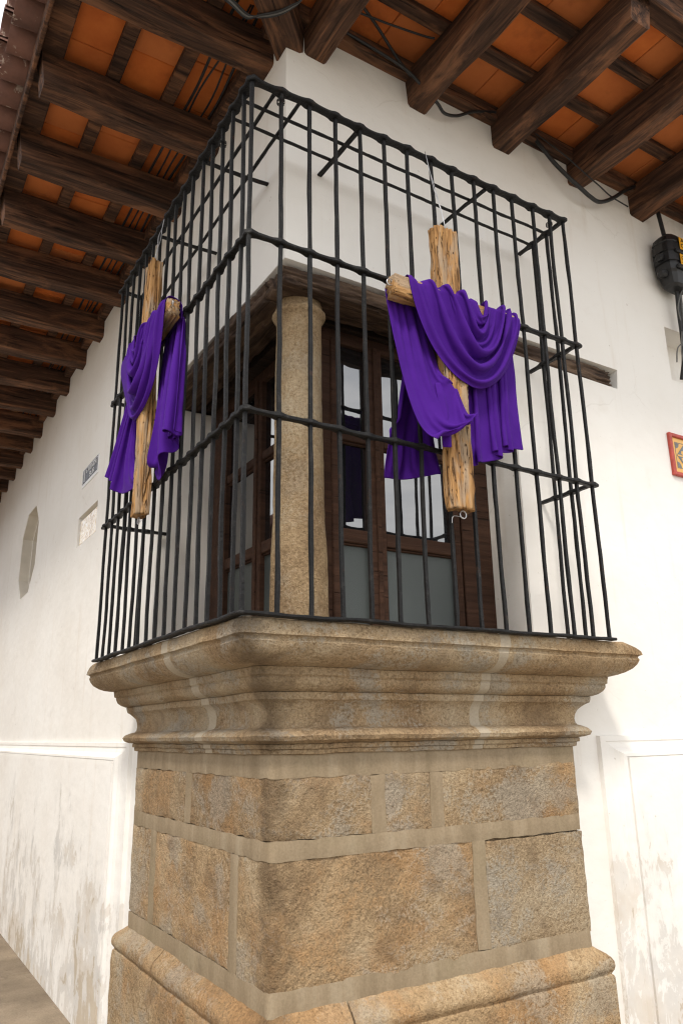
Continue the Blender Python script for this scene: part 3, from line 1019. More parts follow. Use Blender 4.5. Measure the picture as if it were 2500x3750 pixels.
def mould(name, t0, t1, mat, parent, prof, step=0.022, amp=0.0035, inset=0.0, end0=False, end1=False, worn=0.014):
    """piece of moulding; t0, t1 are measured from the corner of the plinth line (left side negative)"""
    P0 = 0.10
    ya, xa = YW - P0 - t0, XW - P0 + t0        # joint positions in the world
    yb, xb = YW - P0 - t1, XW - P0 + t1
    def spaced(a, b, dense_end=None):
        n = max(2, int(abs(t1 - t0) / step)) if dense_end is None else max(8, int(abs(b - a) / step) + 8)
        out = []
        for i in range(n + 1):
            u = i / n
            if dense_end == 1:
                u = 1 - (1 - u) ** 1.5
            elif dense_end == 0:
                u = u ** 1.5
            out.append(u)
        return out
    rows_ = []
    DL, DR = spaced(ya, YW, 1), spaced(XW, xb, 0)
    DN = spaced(0, 1)
    for (z, p, q) in prof:
        p = p - inset
        cx, cy = XW - p, YW - p
        row = []
        if end0:
            for k in range(5):
                row.append((Vector((XW - p * k / 5.0 + 0.004, PYE + q, z)), Vector((0, 1, 0)), 9))
        if t1 <= 0:
            y0 = PYE + q if end0 else ya
            for u in DN:
                row.append((Vector((cx, y0 + (yb - y0) * u, z)), Vector((-1, 0, 0)), 9))
        elif t0 >= 0:
            x1 = PXE + q if end1 else xb
            for u in DN:
                row.append((Vector((xa + (x1 - xa) * u, cy, z)), Vector((0, -1, 0)), 9))
        else:
            for u in DL[:-1]:
                y = ya + (cy - ya) * u
                row.append((Vector((cx, y, z)), Vector((-1, 0, 0)), y - cy))
            row.append((Vector((cx, cy, z)), Vector((-0.707, -0.707, 0)), 0.0))
            for u in DR[1:]:
                x = cx + (xb - cx) * u
                row.append((Vector((x, cy, z)), Vector((0, -1, 0)), x - cx))
        if end1:
            for k in range(5):
                row.append((Vector((PXE + q, YW - p * (1 - (k + 1) / 5.0) + 0.004, z)), Vector((1, 0, 0)), 9))
        rows_.append(row)
    v = []
    m = len(rows_[0])
    for row in rows_:
        for (pt, nn, dist) in row:
            d = amp * (0.9 * nz(pt.x * 7, pt.y * 7, pt.z * 7 + 2) + 0.9 * nz(pt.x * 24, pt.y * 24, pt.z * 24) + 0.5 * nz(pt.x * 60, pt.y * 60, pt.z * 60))
            dz = amp * 1.1 * nz(pt.x * 9 + 7, pt.y * 9, pt.z * 3)
            w_ = worn * math.exp(-(dist / 0.03) ** 2) * (0.75 + 0.9 * nz(pt.z * 9, 3.3, 1.0))
            v.append(pt + nn * d + Vector((w_, w_, dz)))
    f = grid_faces(len(rows_), m, False, True)
    k0 = len(v)
    for row in (rows_[0], rows_[-1]):
        for (pt, nn, dist) in row:
            v.append(Vector((max(pt.x, XW + 0.02) if nn.x < -0.5 else pt.x, max(pt.y, YW + 0.02) if nn.y < -0.5 else pt.y, pt.z)))
    for j in range(m - 1):
        f.append((j, j + 1, k0 + j + 1, k0 + j))
        a = (len(rows_) - 1) * m
        f.append((a + j, k0 + m + j, k0 + m + j + 1, a + j + 1))
    # closed ends, on their own vertices so that the arrises stay crisp
    for j in (0, m - 1):
        idx = [i * m + j for i in range(len(rows_))] + [k0 + m + j, k0 + j]
        b0 = len(v)
        v += [v[i].copy() for i in idx]
        loop = list(range(b0, b0 + len(idx)))
        f.append(tuple(loop) if j == 0 else tuple(reversed(loop)))
    return mesh(name, v, f, mat, parent, 'sharp')

def dense(prof, k=2):
    out = []
    for a, b in zip(prof, prof[1:]):
        kk = k if abs(a[0] - b[0]) > 0.008 else 1
        for i in range(kk):
            t = i / kk
            out.append(tuple(a[j] + (b[j] - a[j]) * t for j in range(3)))
    out.append(prof[-1])
    return out
DP = dense(PROF)
tL0, tL1 = -(3.145 - (YW - 0.10)), -(3.060 - (YW - 0.10))   # left joint
tR0, tR1 = 2.200 - (XW - 0.10), 2.255 - (XW - 0.10)         # right joint
mould('cornice_block', -(PYE - (YW - 0.10)), tL0, STONE_C, ped, DP, end0=True)
mould('cornice_block', tL1, tR0, STONE_C, ped, DP)
mould('cornice_block', tR1, PXE - (XW - 0.10), STONE_C, ped, DP, end1=True)
mould('mortar_joint', tL0 - 0.003, tL1 + 0.003, MORTAR_L, ped, DP, 0.03, 0.001, 0.0015)
mould('mortar_joint', tR0 - 0.003, tR1 + 0.003, MORTAR_L, ped, DP, 0.03, 0.001, 0.0015)

# flat patches of the plinth: stones slightly sunk and rough, mortar bands slightly proud
def patch(name, t0, t1, z0, z1, p, mat, amp, edge, step=0.02, worn=0.012, seed=0.0, ragged=0.004):
    n = max(2, int((t1 - t0) / step)); k = max(2, int((z1 - z0) / step))
    cx, cy = XW - p, YW - p
    v = []
    for j in range(k + 1):
        for i in range(n + 1):
            t = t0 + (t1 - t0) * i / n
            z = z0 + (z1 - z0) * j / k
            e = 0.0
            if i in (0, n) or j in (0, k):
                e = edge
                if i in (0, n):
                    t += ragged * nz(z * 14 + seed, i, 1.7)
                if j in (0, k):
                    z += ragged * nz(t * 14 + seed, j, 4.1)
            pt, nn = ring_pt(t, p, 0)
            w_ = worn * math.exp(-(t / 0.03) ** 2)
            pt = pt + Vector((1, 1, 0)) * (w_ * (0.8 + 1.1 * nz(z * 11, seed, 2.0)))
            if abs(t) < 0.025:
                nn = Vector((-1, -1, 0)).normalized()
            d = amp * (1.0 * nz(t * 6 + seed, z * 6, 3.0) + 0.9 * nz(t * 19 + seed, z * 19, 5.0) + 0.6 * nz(t * 47, z * 47, seed)) - e
            v.append(Vector((pt.x, pt.y, z)) + nn * d)
    f = grid_faces(k + 1, n + 1, False)
    # skirt back into the masonry
    loop = [i for i in range(n + 1)] + [(j) * (n + 1) + n for j in range(1, k + 1)] + [k * (n + 1) + i for i in range(n - 1, -1, -1)] + [j * (n + 1) for j in range(k - 1, 0, -1)]
    l0 = len(v)
    v += [v[q].copy() for q in loop]
    b0 = len(v)
    for q in loop:
        pt = v[q]
        tx = pt.x + (0.06 if pt.y > cy + 0.03 or pt.x < cx + 0.03 else 0.0)
        ty = pt.y + (0.06 if pt.x > cx + 0.03 or pt.y < cy + 0.03 else 0.0)
        if pt.x < cx + 0.03 and pt.y > cy + 0.03:
            ty = pt.y
        if pt.y < cy + 0.03 and pt.x > cx + 0.03:
            tx = pt.x
        v.append(Vector((tx, ty, pt.z)))
    m = len(loop)
    for i in range(m):
        f.append((l0 + i, b0 + i, b0 + (i + 1) % m, l0 + (i + 1) % m))
    return mesh(name, v, f, mat, parent=ped, smooth=True)

def tx(x): return x - (XW - 0.10)
def ty(y): return -(y - (YW - 0.10))
PS, PM = 0.0985, 0.1005
STONES = [  # t0, t1, z0, z1
    (ty(4.10), ty(3.381), 1.243, 1.448), (ty(3.314), tx(1.700), 1.243, 1.452), (tx(1.760), tx(1.978), 1.240, 1.464), (tx(2.040), tx(2.803), 1.238, 1.471),
    (ty(4.10), ty(3.810), 0.785, 1.178), (ty(3.738), ty(2.884), 0.785, 1.179), (ty(2.818), tx(2.177), 0.768, 1.178), (tx(2.242), tx(2.806), 0.770, 1.170)]
for i, (a, b, c, d) in enumerate(STONES):
    patch('stone_block', a, b, c, d, PS, STONE, 0.0040, 0.0025, 0.016, 0.011, i * 3.7 + 1, 0.006)
BANDS = [(ty(4.095), tx(2.800), 1.449, 1.531), (ty(4.095), tx(2.798), 1.177, 1.242), (ty(4.095), tx(2.80), 0.698, 0.782),
         (ty(3.384), ty(3.312), 1.2425, 1.4485), (tx(1.698), tx(1.762), 1.2425, 1.4485), (tx(1.976), tx(2.042), 1.2425, 1.4485),
         (ty(3.812), ty(3.736), 0.7825, 1.1765), (ty(2.886), ty(2.816), 0.7825, 1.1765), (tx(2.175), tx(2.244), 0.7825, 1.1765)]
for i, (a, b, c, d) in enumerate(BANDS):
    patch('mortar_joint', a, b, c, d, PM, MORTAR, 0.0020, 0.002, 0.018, 0.010, i * 5.1 + 2, 0.005)
# the sides of the plinth that run back to the wall
bbox_obj('plinth_core', STONE, ped, XW - 0.082, PXE - 0.004, YW - 0.082, YW + 0.01, 0.0, 1.53)
bbox_obj('plinth_core', STONE, ped, XW - 0.083, XW + 0.01, YW - 0.081, PYE - 0.004, 0.0, 1.53)
# base with a rounded top moulding
BPROF = dense([(0.716, 0.099, 0.0), (0.709, 0.104, 0.012), (0.700, 0.113, 0.026), (0.688, 0.128, 0.044), (0.673, 0.143, 0.060), (0.657, 0.151, 0.070), (0.640, 0.153, 0.072), (0.626, 0.150, 0.067), (0.616, 0.143, 0.059), (0.610, 0.140, 0.056), (0.606, 0.146, 0.062), (0.598, 0.149, 0.066), (0.55, 0.151, 0.066), (0.45, 0.152, 0.066), (0.34, 0.152, 0.066), (0.22, 0.153, 0.066), (0.1, 0.153, 0.066), (-0.01, 0.153, 0.066)], 2)
bj0, bj1 = ty(3.562), tx(1.575)
mould('base_block', ty(4.10), bj0 - 0.004, STONE, ped, BPROF, 0.03, 0.004, end0=True)
mould('base_block', bj0 + 0.004, bj1 - 0.004, STONE, ped, BPROF, 0.03, 0.004)
mould('base_block', bj1 + 0.004, tx(2.803), STONE, ped, BPROF, 0.03, 0.004, end1=True)
bbox_obj('sill_bed', MORTAR, ped, XW - 0.285, 2.75, YW - 0.285, YW + 0.3, 1.90, 1.980)
bbox_obj('sill_bed', MORTAR, ped, XW - 0.286, XW + 0.33, YW - 0.284, 4.2, 1.90, 1.981)

# ------------------------------------------------------------------ iron grille
gr = empty('window_grille', (XC, YC, SILL), 'black wrought iron bar cage wrapped round the corner window', 'grille')
XE, YE = 2.848, 4.160
RB = [XC, 1.176, 1.31, 1.438, 1.565, 1.698, 1.828, 1.964, 2.097, 2.223, 2.353, 2.485, 2.619, 2.739, XE]
LB = [2.405, 2.515, 2.630, 2.745, 2.858, 2.980, 3.098, 3.217, 3.336, 3.462, 3.579, 3.699, 3.815, 3.930, 4.046, YE]
Z0, Z1, Z2, Z3 = SILL + 0.006, 2.722, 3.458, 4.190
def bar(x, y, seed, w=0.0072, tilt=(0, 0)):
    pts, n = [], 34
    for i in range(n + 1):
        t = i / n
        z = Z0 + (Z3 - Z0 + 0.006) * t
        pts.append((x + 0.0042 * nz(z * 2.6, seed * 3.1, 0.5) + 0.0016 * nz(z * 9, seed * 3.1, 1.5) + tilt[0] * (1 - t), y + 0.0042 * nz(z * 2.6, seed * 3.1, 9.5) + 0.0016 * nz(z * 9, seed * 3.1, 7.5) + tilt[1] * (1 - t), z))
    def sec(i):
        s = w * (1 + 0.16 * nz(i * 0.35, seed, 3.0))
        c = s * 0.86
        return [(c, s), (s, c), (s, -c), (c, -s), (-c, -s), (-s, -c), (-s, c), (-c, s)]
    v, f = sweep(pts, sec, (0, 1, 0))
    return mesh('bar', v, f, IRON, gr)
for i, x in enumerate(RB):
    bar(x + random.uniform(-0.004, 0.004) * (0 < i < 14), YC, i + 1.0)
for i, y in enumerate(LB):
    bar(XC, y + random.uniform(-0.004, 0.004) * (i < 15), i + 31.0)
for i, d in enumerate((0.115, 0.22)):
    bar(XE, YC + d, 61.0 + i, tilt=(0.0, 0.02))
    bar(XC + d, YE, 71.0 + i, tilt=(-0.02, 0.0))
def rail(name, pts, bars, w, h, seed, up=(0, 0, 1), swell=0.0085):
    """hand forged flat bar; it swells where a bar passes through (bars: distances along the path)"""
    P = [Vector(p) for p in pts]
    L = [0.0]
    for a, b in zip(P, P[1:]):
        L.append(L[-1] + (b - a).length)
    n = max(3, int(L[-1] / 0.016))
    pp, dd = [], []
    ds = sorted(set([L[-1] * i / n for i in range(n + 1)] + L))
    for d in ds:
        k = 0
        while k < len(P) - 2 and d > L[k + 1]:
            k += 1
        t = (d - L[k]) / (L[k + 1] - L[k])
        q = P[k].lerp(P[k + 1], t)
        q = q + Vector((0.003 * nz(d * 5, seed, 1), 0.003 * nz(d * 5, seed, 2), 0.005 * nz(d * 4, seed, 3) + 0.002 * nz(d * 18, seed, 5)))
        pp.append(q); dd.append(d)
    def sec(i):
        s = 0.0
        for b in bars:
            s = max(s, math.exp(-((dd[i] - b) / 0.022) ** 2))
        a = w / 2 + swell * s + 0.0016 * nz(dd[i] * 20, seed, 6)
        b_ = h / 2 + 0.0025 * s + 0.001 * nz(dd[i] * 20, seed, 8)
        c = 0.004
        return [(a - c, b_), (a, b_ - c), (a, -b_ + c), (a - c, -b_), (-a + c, -b_), (-a, -b_ + c), (-a, b_ - c), (-a + c, b_)]
    v, f = sweep(pp, sec, up)
    return mesh(name, v, f, IRON, gr, False)
LE = YE - YC
bars_path = [LE - (y - YC) for y in LB] + [LE + (x - XC) for x in RB]
for k, (z, ex) in enumerate(((Z1, 0.055), (Z2, 0.045), (Z3, 0.015))):
    rail('rail', [(XC, YE + ex, z), (XC, YC, z), (XE + ex * 0.6, YC, z)], [b + ex for b in bars_path], 0.027 if k < 2 else 0.034, 0.016, 5.0 + k)
    rail('end_rail', [(XE, YC + 0.012, z + 0.002), (XE + 0.004, YW + 0.02, z - 0.004)], [0.115, 0.22], 0.026, 0.016, 15.0 + k)
    rail('end_rail', [(XC + 0.012, YE, z + 0.002), (XW + 0.02, YE + 0.004, z - 0.004)], [0.115, 0.22], 0.026, 0.016, 25.0 + k)
rail('bottom_rail', [(XC, YE + 0.03, Z0), (XC, YC, Z0), (XE + 0.03, YC, Z0)], [], 0.036, 0.013, 3.3)
# flat grid that closes the top of the cage
for j, d in enumerate((0.118, 0.232)):
    rail('top_bar', [(XC + 0.01, YC + d, Z3 - 0.002), (XE, YC + d, Z3 - 0.004)], [], 0.016, 0.013, 41.0 + j)
    rail('top_bar', [(XC + d, YC + 0.01, Z3 + 0.012), (XC + d, YE, Z3 + 0.011)], [], 0.016, 0.013, 45.0 + j)
for x in (1.565, 2.31):
    rail('brace', [(x, YC + 0.012, Z3 - 0.014), (x - 0.015, YW + 0.02, Z3 - 0.020)], [], 0.024, 0.012, x)
for y in (2.86, 3.50):
    rail('brace', [(XC + 0.012, y, Z3 - 0.014), (XW + 0.02, y - 0.015, Z3 - 0.020)], [], 0.024, 0.012, y)
for k, x in enumerate((1.176, 1.31, 1.565, 2.353)):   # peened bar heads on the top rail
    v, f = sweep([(x, YC, Z3 + 0.004), (x, YC, Z3 + 0.012), (x, YC, Z3 + 0.017)], lambda i: circ((0.013, 0.011, 0.006)[i], 8), (0, 1, 0))
    mesh('bar_head', v, f, IRON, gr, True)
for (x, y, z) in ((1.176, YC, 4.13), (XC, 2.745 - 0.115, 4.09), (2.739, YC, 4.12)):   # old wire ties
    pts = [(x + 0.0155 * math.cos(a * 0.7), y + 0.0155 * math.sin(a * 0.7), z + 0.004 * a / 6) for a in range(28)]
    tube('wire_tie', pts, 0.0017, IRON, gr, 80, 5)

# ------------------------------------------------------------------ crosses and cloths
def torus_mesh(name, ctr, axis, R_, r_, mat, parent):
    ax = Vector(axis).normalized()
    a = ax.orthogonal().normalized(); b = ax.cross(a)
    n, m = 20, 7
    v = []
    for i in range(n):
        t = 2 * math.pi * i / n
        d = a * math.cos(t) + b * math.sin(t)
        for j in range(m):
            s = 2 * math.pi * j / m
            v.append(Vector(ctr) + d * (R_ + r_ * math.cos(s)) + ax * (r_ * math.sin(s)))
    f = []
    for i in range(n):
        for j in range(m):
            f.append((i * m + j, ((i + 1) % n) * m + j, ((i + 1) % n) * m + (j + 1) % m, i * m + (j + 1) % m))
    return mesh(name, v, f, mat, parent, True)

# local frame of each cross: s along the wall away from the corner, o outward from the front face of the timber, z up
def map_R(s, o, z): return Vector((s, 2.240 - o, z))
def map_L(s, o, z): return Vector((0.957 - o, s, z))

def cross(mp_, sdir, odir, sc_, zt, zb, bar0, bar1, zbar, wup, seed, label, rail_z, wire_s):
    base = mp_(sc_, -0.03, zb)
    root = empty('wooden_cross', base, label, 'cross', 'weathered crosses tied to the grille')
    me = rough_beam('upright', zt - zb, wup, 0.058, CROSSW, seed, 0.0120, 20, 170)
    place(me, 'upright', root, mp_(sc_, -0.029, zb), (0, 0, 1), odir)
    me = rough_beam('crossbeam', bar1 - bar0, 0.088, 0.062, CROSSW, seed + 2, 0.0085, 16, 80)
    place(me, 'crossbeam', root, mp_(bar0, -0.024, zbar), sdir, odir)
    torus_mesh('eye_ring', mp_(sc_ + 0.012, -0.03, zb - 0.018), odir, 0.016, 0.0026, STEEL, root)
    torus_mesh('eye_ring', mp_(sc_ + 0.012, -0.03, zt + 0.006), odir, 0.016, 0.0026, STEEL, root)
    torus_mesh('eye_ring', mp_(bar0 - 0.010, -0.012, zbar + 0.012), (sdir[1], sdir[0], 0), 0.014, 0.0024, STEEL, root)
    top = mp_(sc_ + 0.012, -0.03, zt + 0.022)
    hook = mp_(wire_s, -0.075, rail_z + 0.014)
    for k in range(2):
        mid = top.lerp(hook, 0.5) + Vector((0.006 - 0.012 * k, 0.004, 0.01 * k))
        tube('hanging_wire', [top, top.lerp(hook, 0.25) + Vector((0.004 * k, 0, 0)), mid, top.lerp(hook, 0.75) + Vector((0, 0.003, 0)), hook, hook + Vector((0.01, 0.012, 0.006 + 0.01 * k))], 0.0016, STEEL, root, 40, 5)
    lo = mp_(sc_ + 0.012, -0.03, zb - 0.03)
    sd = Vector(sdir)
    tube('wire_end', [lo, lo - sd * 0.035 + Vector((0, 0, 0.002)), lo - sd * 0.055 + Vector((0, 0, -0.004)), lo - sd * 0.06 + Vector((0, 0, -0.03))], 0.0011, STEEL, root, 20, 5)
    return root
cross(map_R, (1, 0, 0), (0, -1, 0), 1.968, 3.765, 2.458, 1.655, 2.335, 3.378, 0.118, 3.1,
      'weathered wooden cross hanging on the right side of the iron grille', Z3, 1.925)
cross(map_L, (0, 1, 0), (-1, 0, 0), 3.345, 3.885, 2.568, 2.990, 3.690, 3.455, 0.105, 8.4,
      'weathered wooden cross hanging on the left side of the iron grille', Z3, 3.36)

def loft(rows_, n, m):
    R1 = [catmull([Vector(p) for p in r], m) for r in rows_]
    cols = [catmull([r[j] for r in R1], n) for j in range(m)]
    return np.array([[tuple(cols[j][i]) for j in range(m)] for i in range(n)])

def smooth(x, a, b):
    t = max(0.0, min(1.0, (x - a) / (b - a)))
    return t * t * (3 - 2 * t)

def relax(X, pin, fu, fv, boxes, back=None, front=None, steps=150, wind=(0, 0, 0), bend=0.10, iters=10, seed=0):
    """let the sheet settle under its own weight: distance constraints on a grid (s, o, z), pinned where pin is set,
    kept out of the timbers; fu / fv is how much wider / longer the cloth really is than the space it starts in"""
    X = X.copy()
    n, m, _ = X.shape
    w = np.where(pin, 0.0, 1.0)[..., None]
    L0 = lambda A, B: np.linalg.norm(A - B, axis=2, keepdims=True)
    base = X.copy()
    cons = []
    def add(sa, sb, rest, k):
        cons.append((sa, sb, rest, k))
    S = slice
    Lh = L0(base[:, 1:], base[:, :-1]) * fu
    Lv = L0(base[1:], base[:-1]) * fv
    for p in (0, 1):
        add((S(None), S(p, m - 1, 2)), (S(None), S(p + 1, m, 2)), Lh[:, p::2], 1.0)
        add((S(p, n - 1, 2), S(None)), (S(p + 1, n, 2), S(None)), Lv[p::2], 1.0)
    D = np.sqrt(((Lh[:-1] + Lh[1:]) / 2) ** 2 + ((Lv[:, :-1] + Lv[:, 1:]) / 2) ** 2)
    for p in (0, 1):
        add((S(p, n - 1, 2), S(0, m - 1)), (S(p + 1, n, 2), S(1, m)), D[p::2], 0.35)
        add((S(p, n - 1, 2), S(1, m)), (S(p + 1, n, 2), S(0, m - 1)), D[p::2], 0.35)
    Bh = (Lh[:, :-1] + Lh[:, 1:]); Bv = (Lv[:-1] + Lv[1:])
    for p in (0, 1, 2, 3):
        if m - 2 > p:
            add((S(None), S(p, m - 2, 4)), (S(None), S(p + 2, m, 4)), Bh[:, p::4], bend)
        if n - 2 > p:
            add((S(p, n - 2, 4), S(None)), (S(p + 2, n, 4), S(None)), Bv[p::4], bend)
    V = np.zeros_like(X)
    g = np.array([wind[0], wind[1], -9.8 + wind[2]])
    dt = 0.012
    for st in range(steps):
        V = V * 0.965
        prev = X.copy()
        X = X + w * (V * dt + g * dt * dt)
        for it in range(iters):
            for sa, sb, rest, k in cons:
                A, B = X[sa], X[sb]
                d = B - A
                l = np.linalg.norm(d, axis=2, keepdims=True) + 1e-9
                wa, wb = w[sa], w[sb]
                c = k * (l - rest) / l / np.maximum(wa + wb, 1e-6) * d
                X[sa] = A + wa * c
                X[sb] = X[sb] - wb * c
            for (s0, s1, o0, o1, z0, z1) in boxes:
                e = 0.005
                ins = (X[..., 0] > s0 - e) & (X[..., 0] < s1 + e) & (X[..., 1] > o0 - e) & (X[..., 1] < o1 + e) & (X[..., 2] > z0 - e) & (X[..., 2] < z1 + e) & (w[..., 0] > 0)
                if ins.any():
                    Q = X[ins]
                    dd = np.stack([Q[:, 0] - (s0 - e), (s1 + e) - Q[:, 0], Q[:, 1] - (o0 - e), (o1 + e) - Q[:, 1], Q[:, 2] - (z0 - e), (z1 + e) - Q[:, 2]], 1)
                    j = dd.argmin(1)
                    r_ = np.arange(len(Q))
                    mv = dd[r_, j] * np.where(j % 2 == 0, -1, 1)
                    Q[r_, j // 2] += mv
                    X[ins] = Q
            if back is not None:
                X[..., 1] = np.where(w[..., 0] > 0, np.maximum(X[..., 1], back), X[..., 1])
            if front is not None:
                k0 = int(n * 0.35)
                X[k0:, :, 1] = np.minimum(X[k0:, :, 1], front)
        V = np.clip((X - prev) / dt, -3, 3)
    return X

def build_cloth(name, pieces, mp_, base, label):
    V, F = [], []
    for X in pieces:
        n, m, _ = X.shape
        o = len(V)
        V += [mp_(*X[i, j]) for i in range(n) for j in range(m)]
        F += [tuple(q + o for q in f) for f in grid_faces(n, m)]
    loc = Vector(base)
    ob = mesh(name, [p - loc for p in V], F, CLOTH, None, True)
    ob.location = loc
    ss = ob.modifiers.new('smooth', 'SUBSURF')
    ss.levels = 1
    ss.render_levels = 1
    sm = ob.modifiers.new('thickness', 'SOLIDIFY')
    sm.thickness = 0.0024
    sm.offset = 0.0
    tag(ob, label, 'cloth', 'purple cloths draped over the crosses')
    return ob

def swag_piece(hem, inner, arm_z, K, amp, nf, seed, full, boxes, n=76, m=84):
    """nested hanging folds: row 0 is the hem, the last row the innermost fold; every row starts behind the arm, passes over it and comes back over it"""
    rows_ = []
    H = catmull([Vector((a, 0, b)) for a, b in hem], 13)
    I = catmull([Vector((a, 0, b)) for a, b in inner], 13)
    for k in range(K):
        t = k / (K - 1)
        te = t ** 0.9
        row = []
        pts = [h.lerp(i_, te) for h, i_ in zip(H, I)]
        s0, s1 = pts[0].x, pts[-1].x
        row.append((s0 - 0.004, -0.070, arm_z - 0.035))
        row.append((s0 - 0.002, -0.066, arm_z + 0.036))
        row.append((s0, -0.020, arm_z + 0.061))
        for q, p in enumerate(pts):
            u = q / 12.0
            row.append((p.x, 0.016 + (0.055 - 0.020 * t) * math.sin(math.pi * u) ** 0.8, p.z))
        row.append((s1, -0.020, arm_z + 0.061))
        row.append((s1 + 0.002, -0.066, arm_z + 0.036))
        row.append((s1 + 0.004, -0.070, arm_z - 0.035))
        rows_.append(row)
    X = loft(rows_, n, m)
    base = X.copy()
    for i in range(n):
        v = i / (n - 1)
        for j in range(m):
            u = j / (m - 1)
            env = smooth(u, 0.06, 0.16) * (1 - smooth(u, 0.86, 0.94))
            ph = nf * (v ** 1.1) + 0.5 * math.sin(2.6 * u + seed) + 1.0 * nz(u * 1.8, v * 2.6, seed)
            wv = math.sin(2 * math.pi * ph)
            X[i, j, 1] += (amp * wv * (0.7 + 0.8 * nz(v * 4, u * 2, seed + 3)) + 0.006 * nz(u * 9, v * 9, seed)) * env
            X[i, j, 2] += 0.5 * amp * wv * env
    # pleats where the cloth is gathered on top of the arms
            if base[i, j, 1] < 0.012:
                X[i, j, 2] += 0.009 * abs(math.sin(math.pi * nf * 1.2 * v + seed)) * (1 if base[i, j, 2] > arm_z + 0.02 else 0)
    pin = (base[..., 1] < 0.006)
    fvr = np.full((n - 1, m, 1), full)
    return relax(X, pin, 0.955, fvr, boxes, None, None, 85, (0.0, -1.0, 0), 0.28, 11)

def curtain_piece(rows_, nf, amp, seed, full, boxes, n=56, m=76, back=None, pins=(), wind=(0, 0, 0), steps=95, bend=0.22, fv=0.94, front=None):
    X = loft(rows_, n, m)
    for i in range(n):
        v = i / (n - 1)
        for j in range(m):
            u = j / (m - 1)
            ph = nf * (u + 0.05 * math.sin(5.0 * u + seed)) + 0.35 * nz(u * 2.2, v * 1.4, seed)
            a = amp * (0.35 + 0.65 * smooth(v, 0.0, 0.25)) * (0.8 + 0.8 * nz(u * 3.3, v * 0.8, seed + 7))
            X[i, j, 1] += a * math.sin(2 * math.pi * ph) + 0.003 * nz(u * 9, v * 9, seed)
    pin = np.zeros((n, m), bool)
    pin[0, :] = True
    for (i0, i1, j0, j1) in pins:
        pin[int(i0 * (n - 1)):int(i1 * (n - 1)) + 1, int(j0 * (m - 1)):int(j1 * (m - 1)) + 1] = True
    return relax(X, pin, full, fv, boxes, back, front, steps, wind, bend, 11)

# --- right cloth
hemR = [(1.730, 3.425), (1.757, 3.326), (1.806, 3.226), (1.860, 3.130), (1.934, 3.050), (2.005, 3.012), (2.094, 3.042), (2.177, 3.098), (2.237, 3.158), (2.290, 3.235), (2.345, 3.325), (2.372, 3.405)]
innR = [(2.085, 3.432), (2.092, 3.415), (2.105, 3.395), (2.120, 3.385), (2.130, 3.385), (2.140, 3.395), (2.150, 3.415), (2.155, 3.430)]
BOXR = [(1.909, 2.027, -0.058, 0.0, 2.46, 3.76), (1.655, 2.335, -0.055, 0.007, 3.334, 3.422)]
BOXL = [(3.293, 3.397, -0.058, 0.0, 2.57, 3.88), (2.990, 3.690, -0.055, 0.007, 3.411, 3.499)]
piecesR = [swag_piece(hemR, innR, 3.378, 9, 0.022, 3.5, 1.0, 1.30, BOXR)]
tailL = [[(1.660, -0.070, 3.400), (1.72, -0.075, 3.410), (1.78, -0.078, 3.410), (1.83, -0.080, 3.405), (1.88, -0.085, 3.400)],
         [(1.652, -0.045, 3.290), (1.70, -0.028, 3.290), (1.76, -0.010, 3.285), (1.82, -0.050, 3.275), (1.88, -0.060, 3.260)],
         [(1.700, -0.005, 3.130), (1.735, 0.022, 3.125), (1.780, 0.045, 3.115), (1.825, -0.005, 3.100), (1.880, -0.035, 3.080)],
         [(1.742, 0.010, 2.975), (1.790, 0.040, 2.970), (1.850, 0.068, 2.970), (1.905, 0.018, 2.985), (1.965, -0.004, 2.972)],
         [(1.778, 0.020, 2.850), (1.840, 0.052, 2.858), (1.920, 0.082, 2.872), (1.985, 0.040, 2.900), (2.050, 0.032, 2.905)],
         [(1.809, 0.028, 2.722), (1.870, 0.056, 2.752), (1.945, 0.084, 2.795), (1.995, 0.055, 2.836), (2.030, 0.045, 2.872)]]
piecesR.append(curtain_piece(tailL, 2.6, 0.008, 2.0, 1.06, BOXR, 60, 46, None, ((1.0, 1.0, 0.0, 1.0), (0.70, 0.74, 0.97, 1.0)), (0.0, 0.3, 3.0), fv=0.97))
backR = [[(1.93, -0.085, 3.37), (1.91, -0.088, 3.38), (1.88, -0.088, 3.39), (1.84, -0.086, 3.39)],
         [(1.945, -0.110, 3.10), (1.90, -0.125, 3.09), (1.87, -0.130, 3.08), (1.83, -0.135, 3.07)],
         [(1.945, -0.125, 2.90), (1.89, -0.150, 2.885), (1.83, -0.165, 2.870), (1.765, -0.170, 2.850)],
         [(1.945, -0.130, 2.78), (1.86, -0.165, 2.775), (1.755, -0.185, 2.765), (1.645, -0.190, 2.755)],
         [(1.945, -0.125, 2.70), (1.865, -0.160, 2.700), (1.760, -0.180, 2.715), (1.660, -0.165, 2.720)],
         [(1.945, -0.115, 2.630), (1.870, -0.140, 2.640), (1.790, -0.160, 2.660), (1.715, -0.150, 2.680)]]
piecesR.append(curtain_piece(backR, 2.4, 0.008, 6.0, 1.15, BOXR[:1], 56, 40, None, ((0.66, 0.74, 0.94, 1.0), (0.96, 1.0, 0.0, 0.05)), (-0.3, -1.0, 5.0), fv=0.92, front=-0.112))
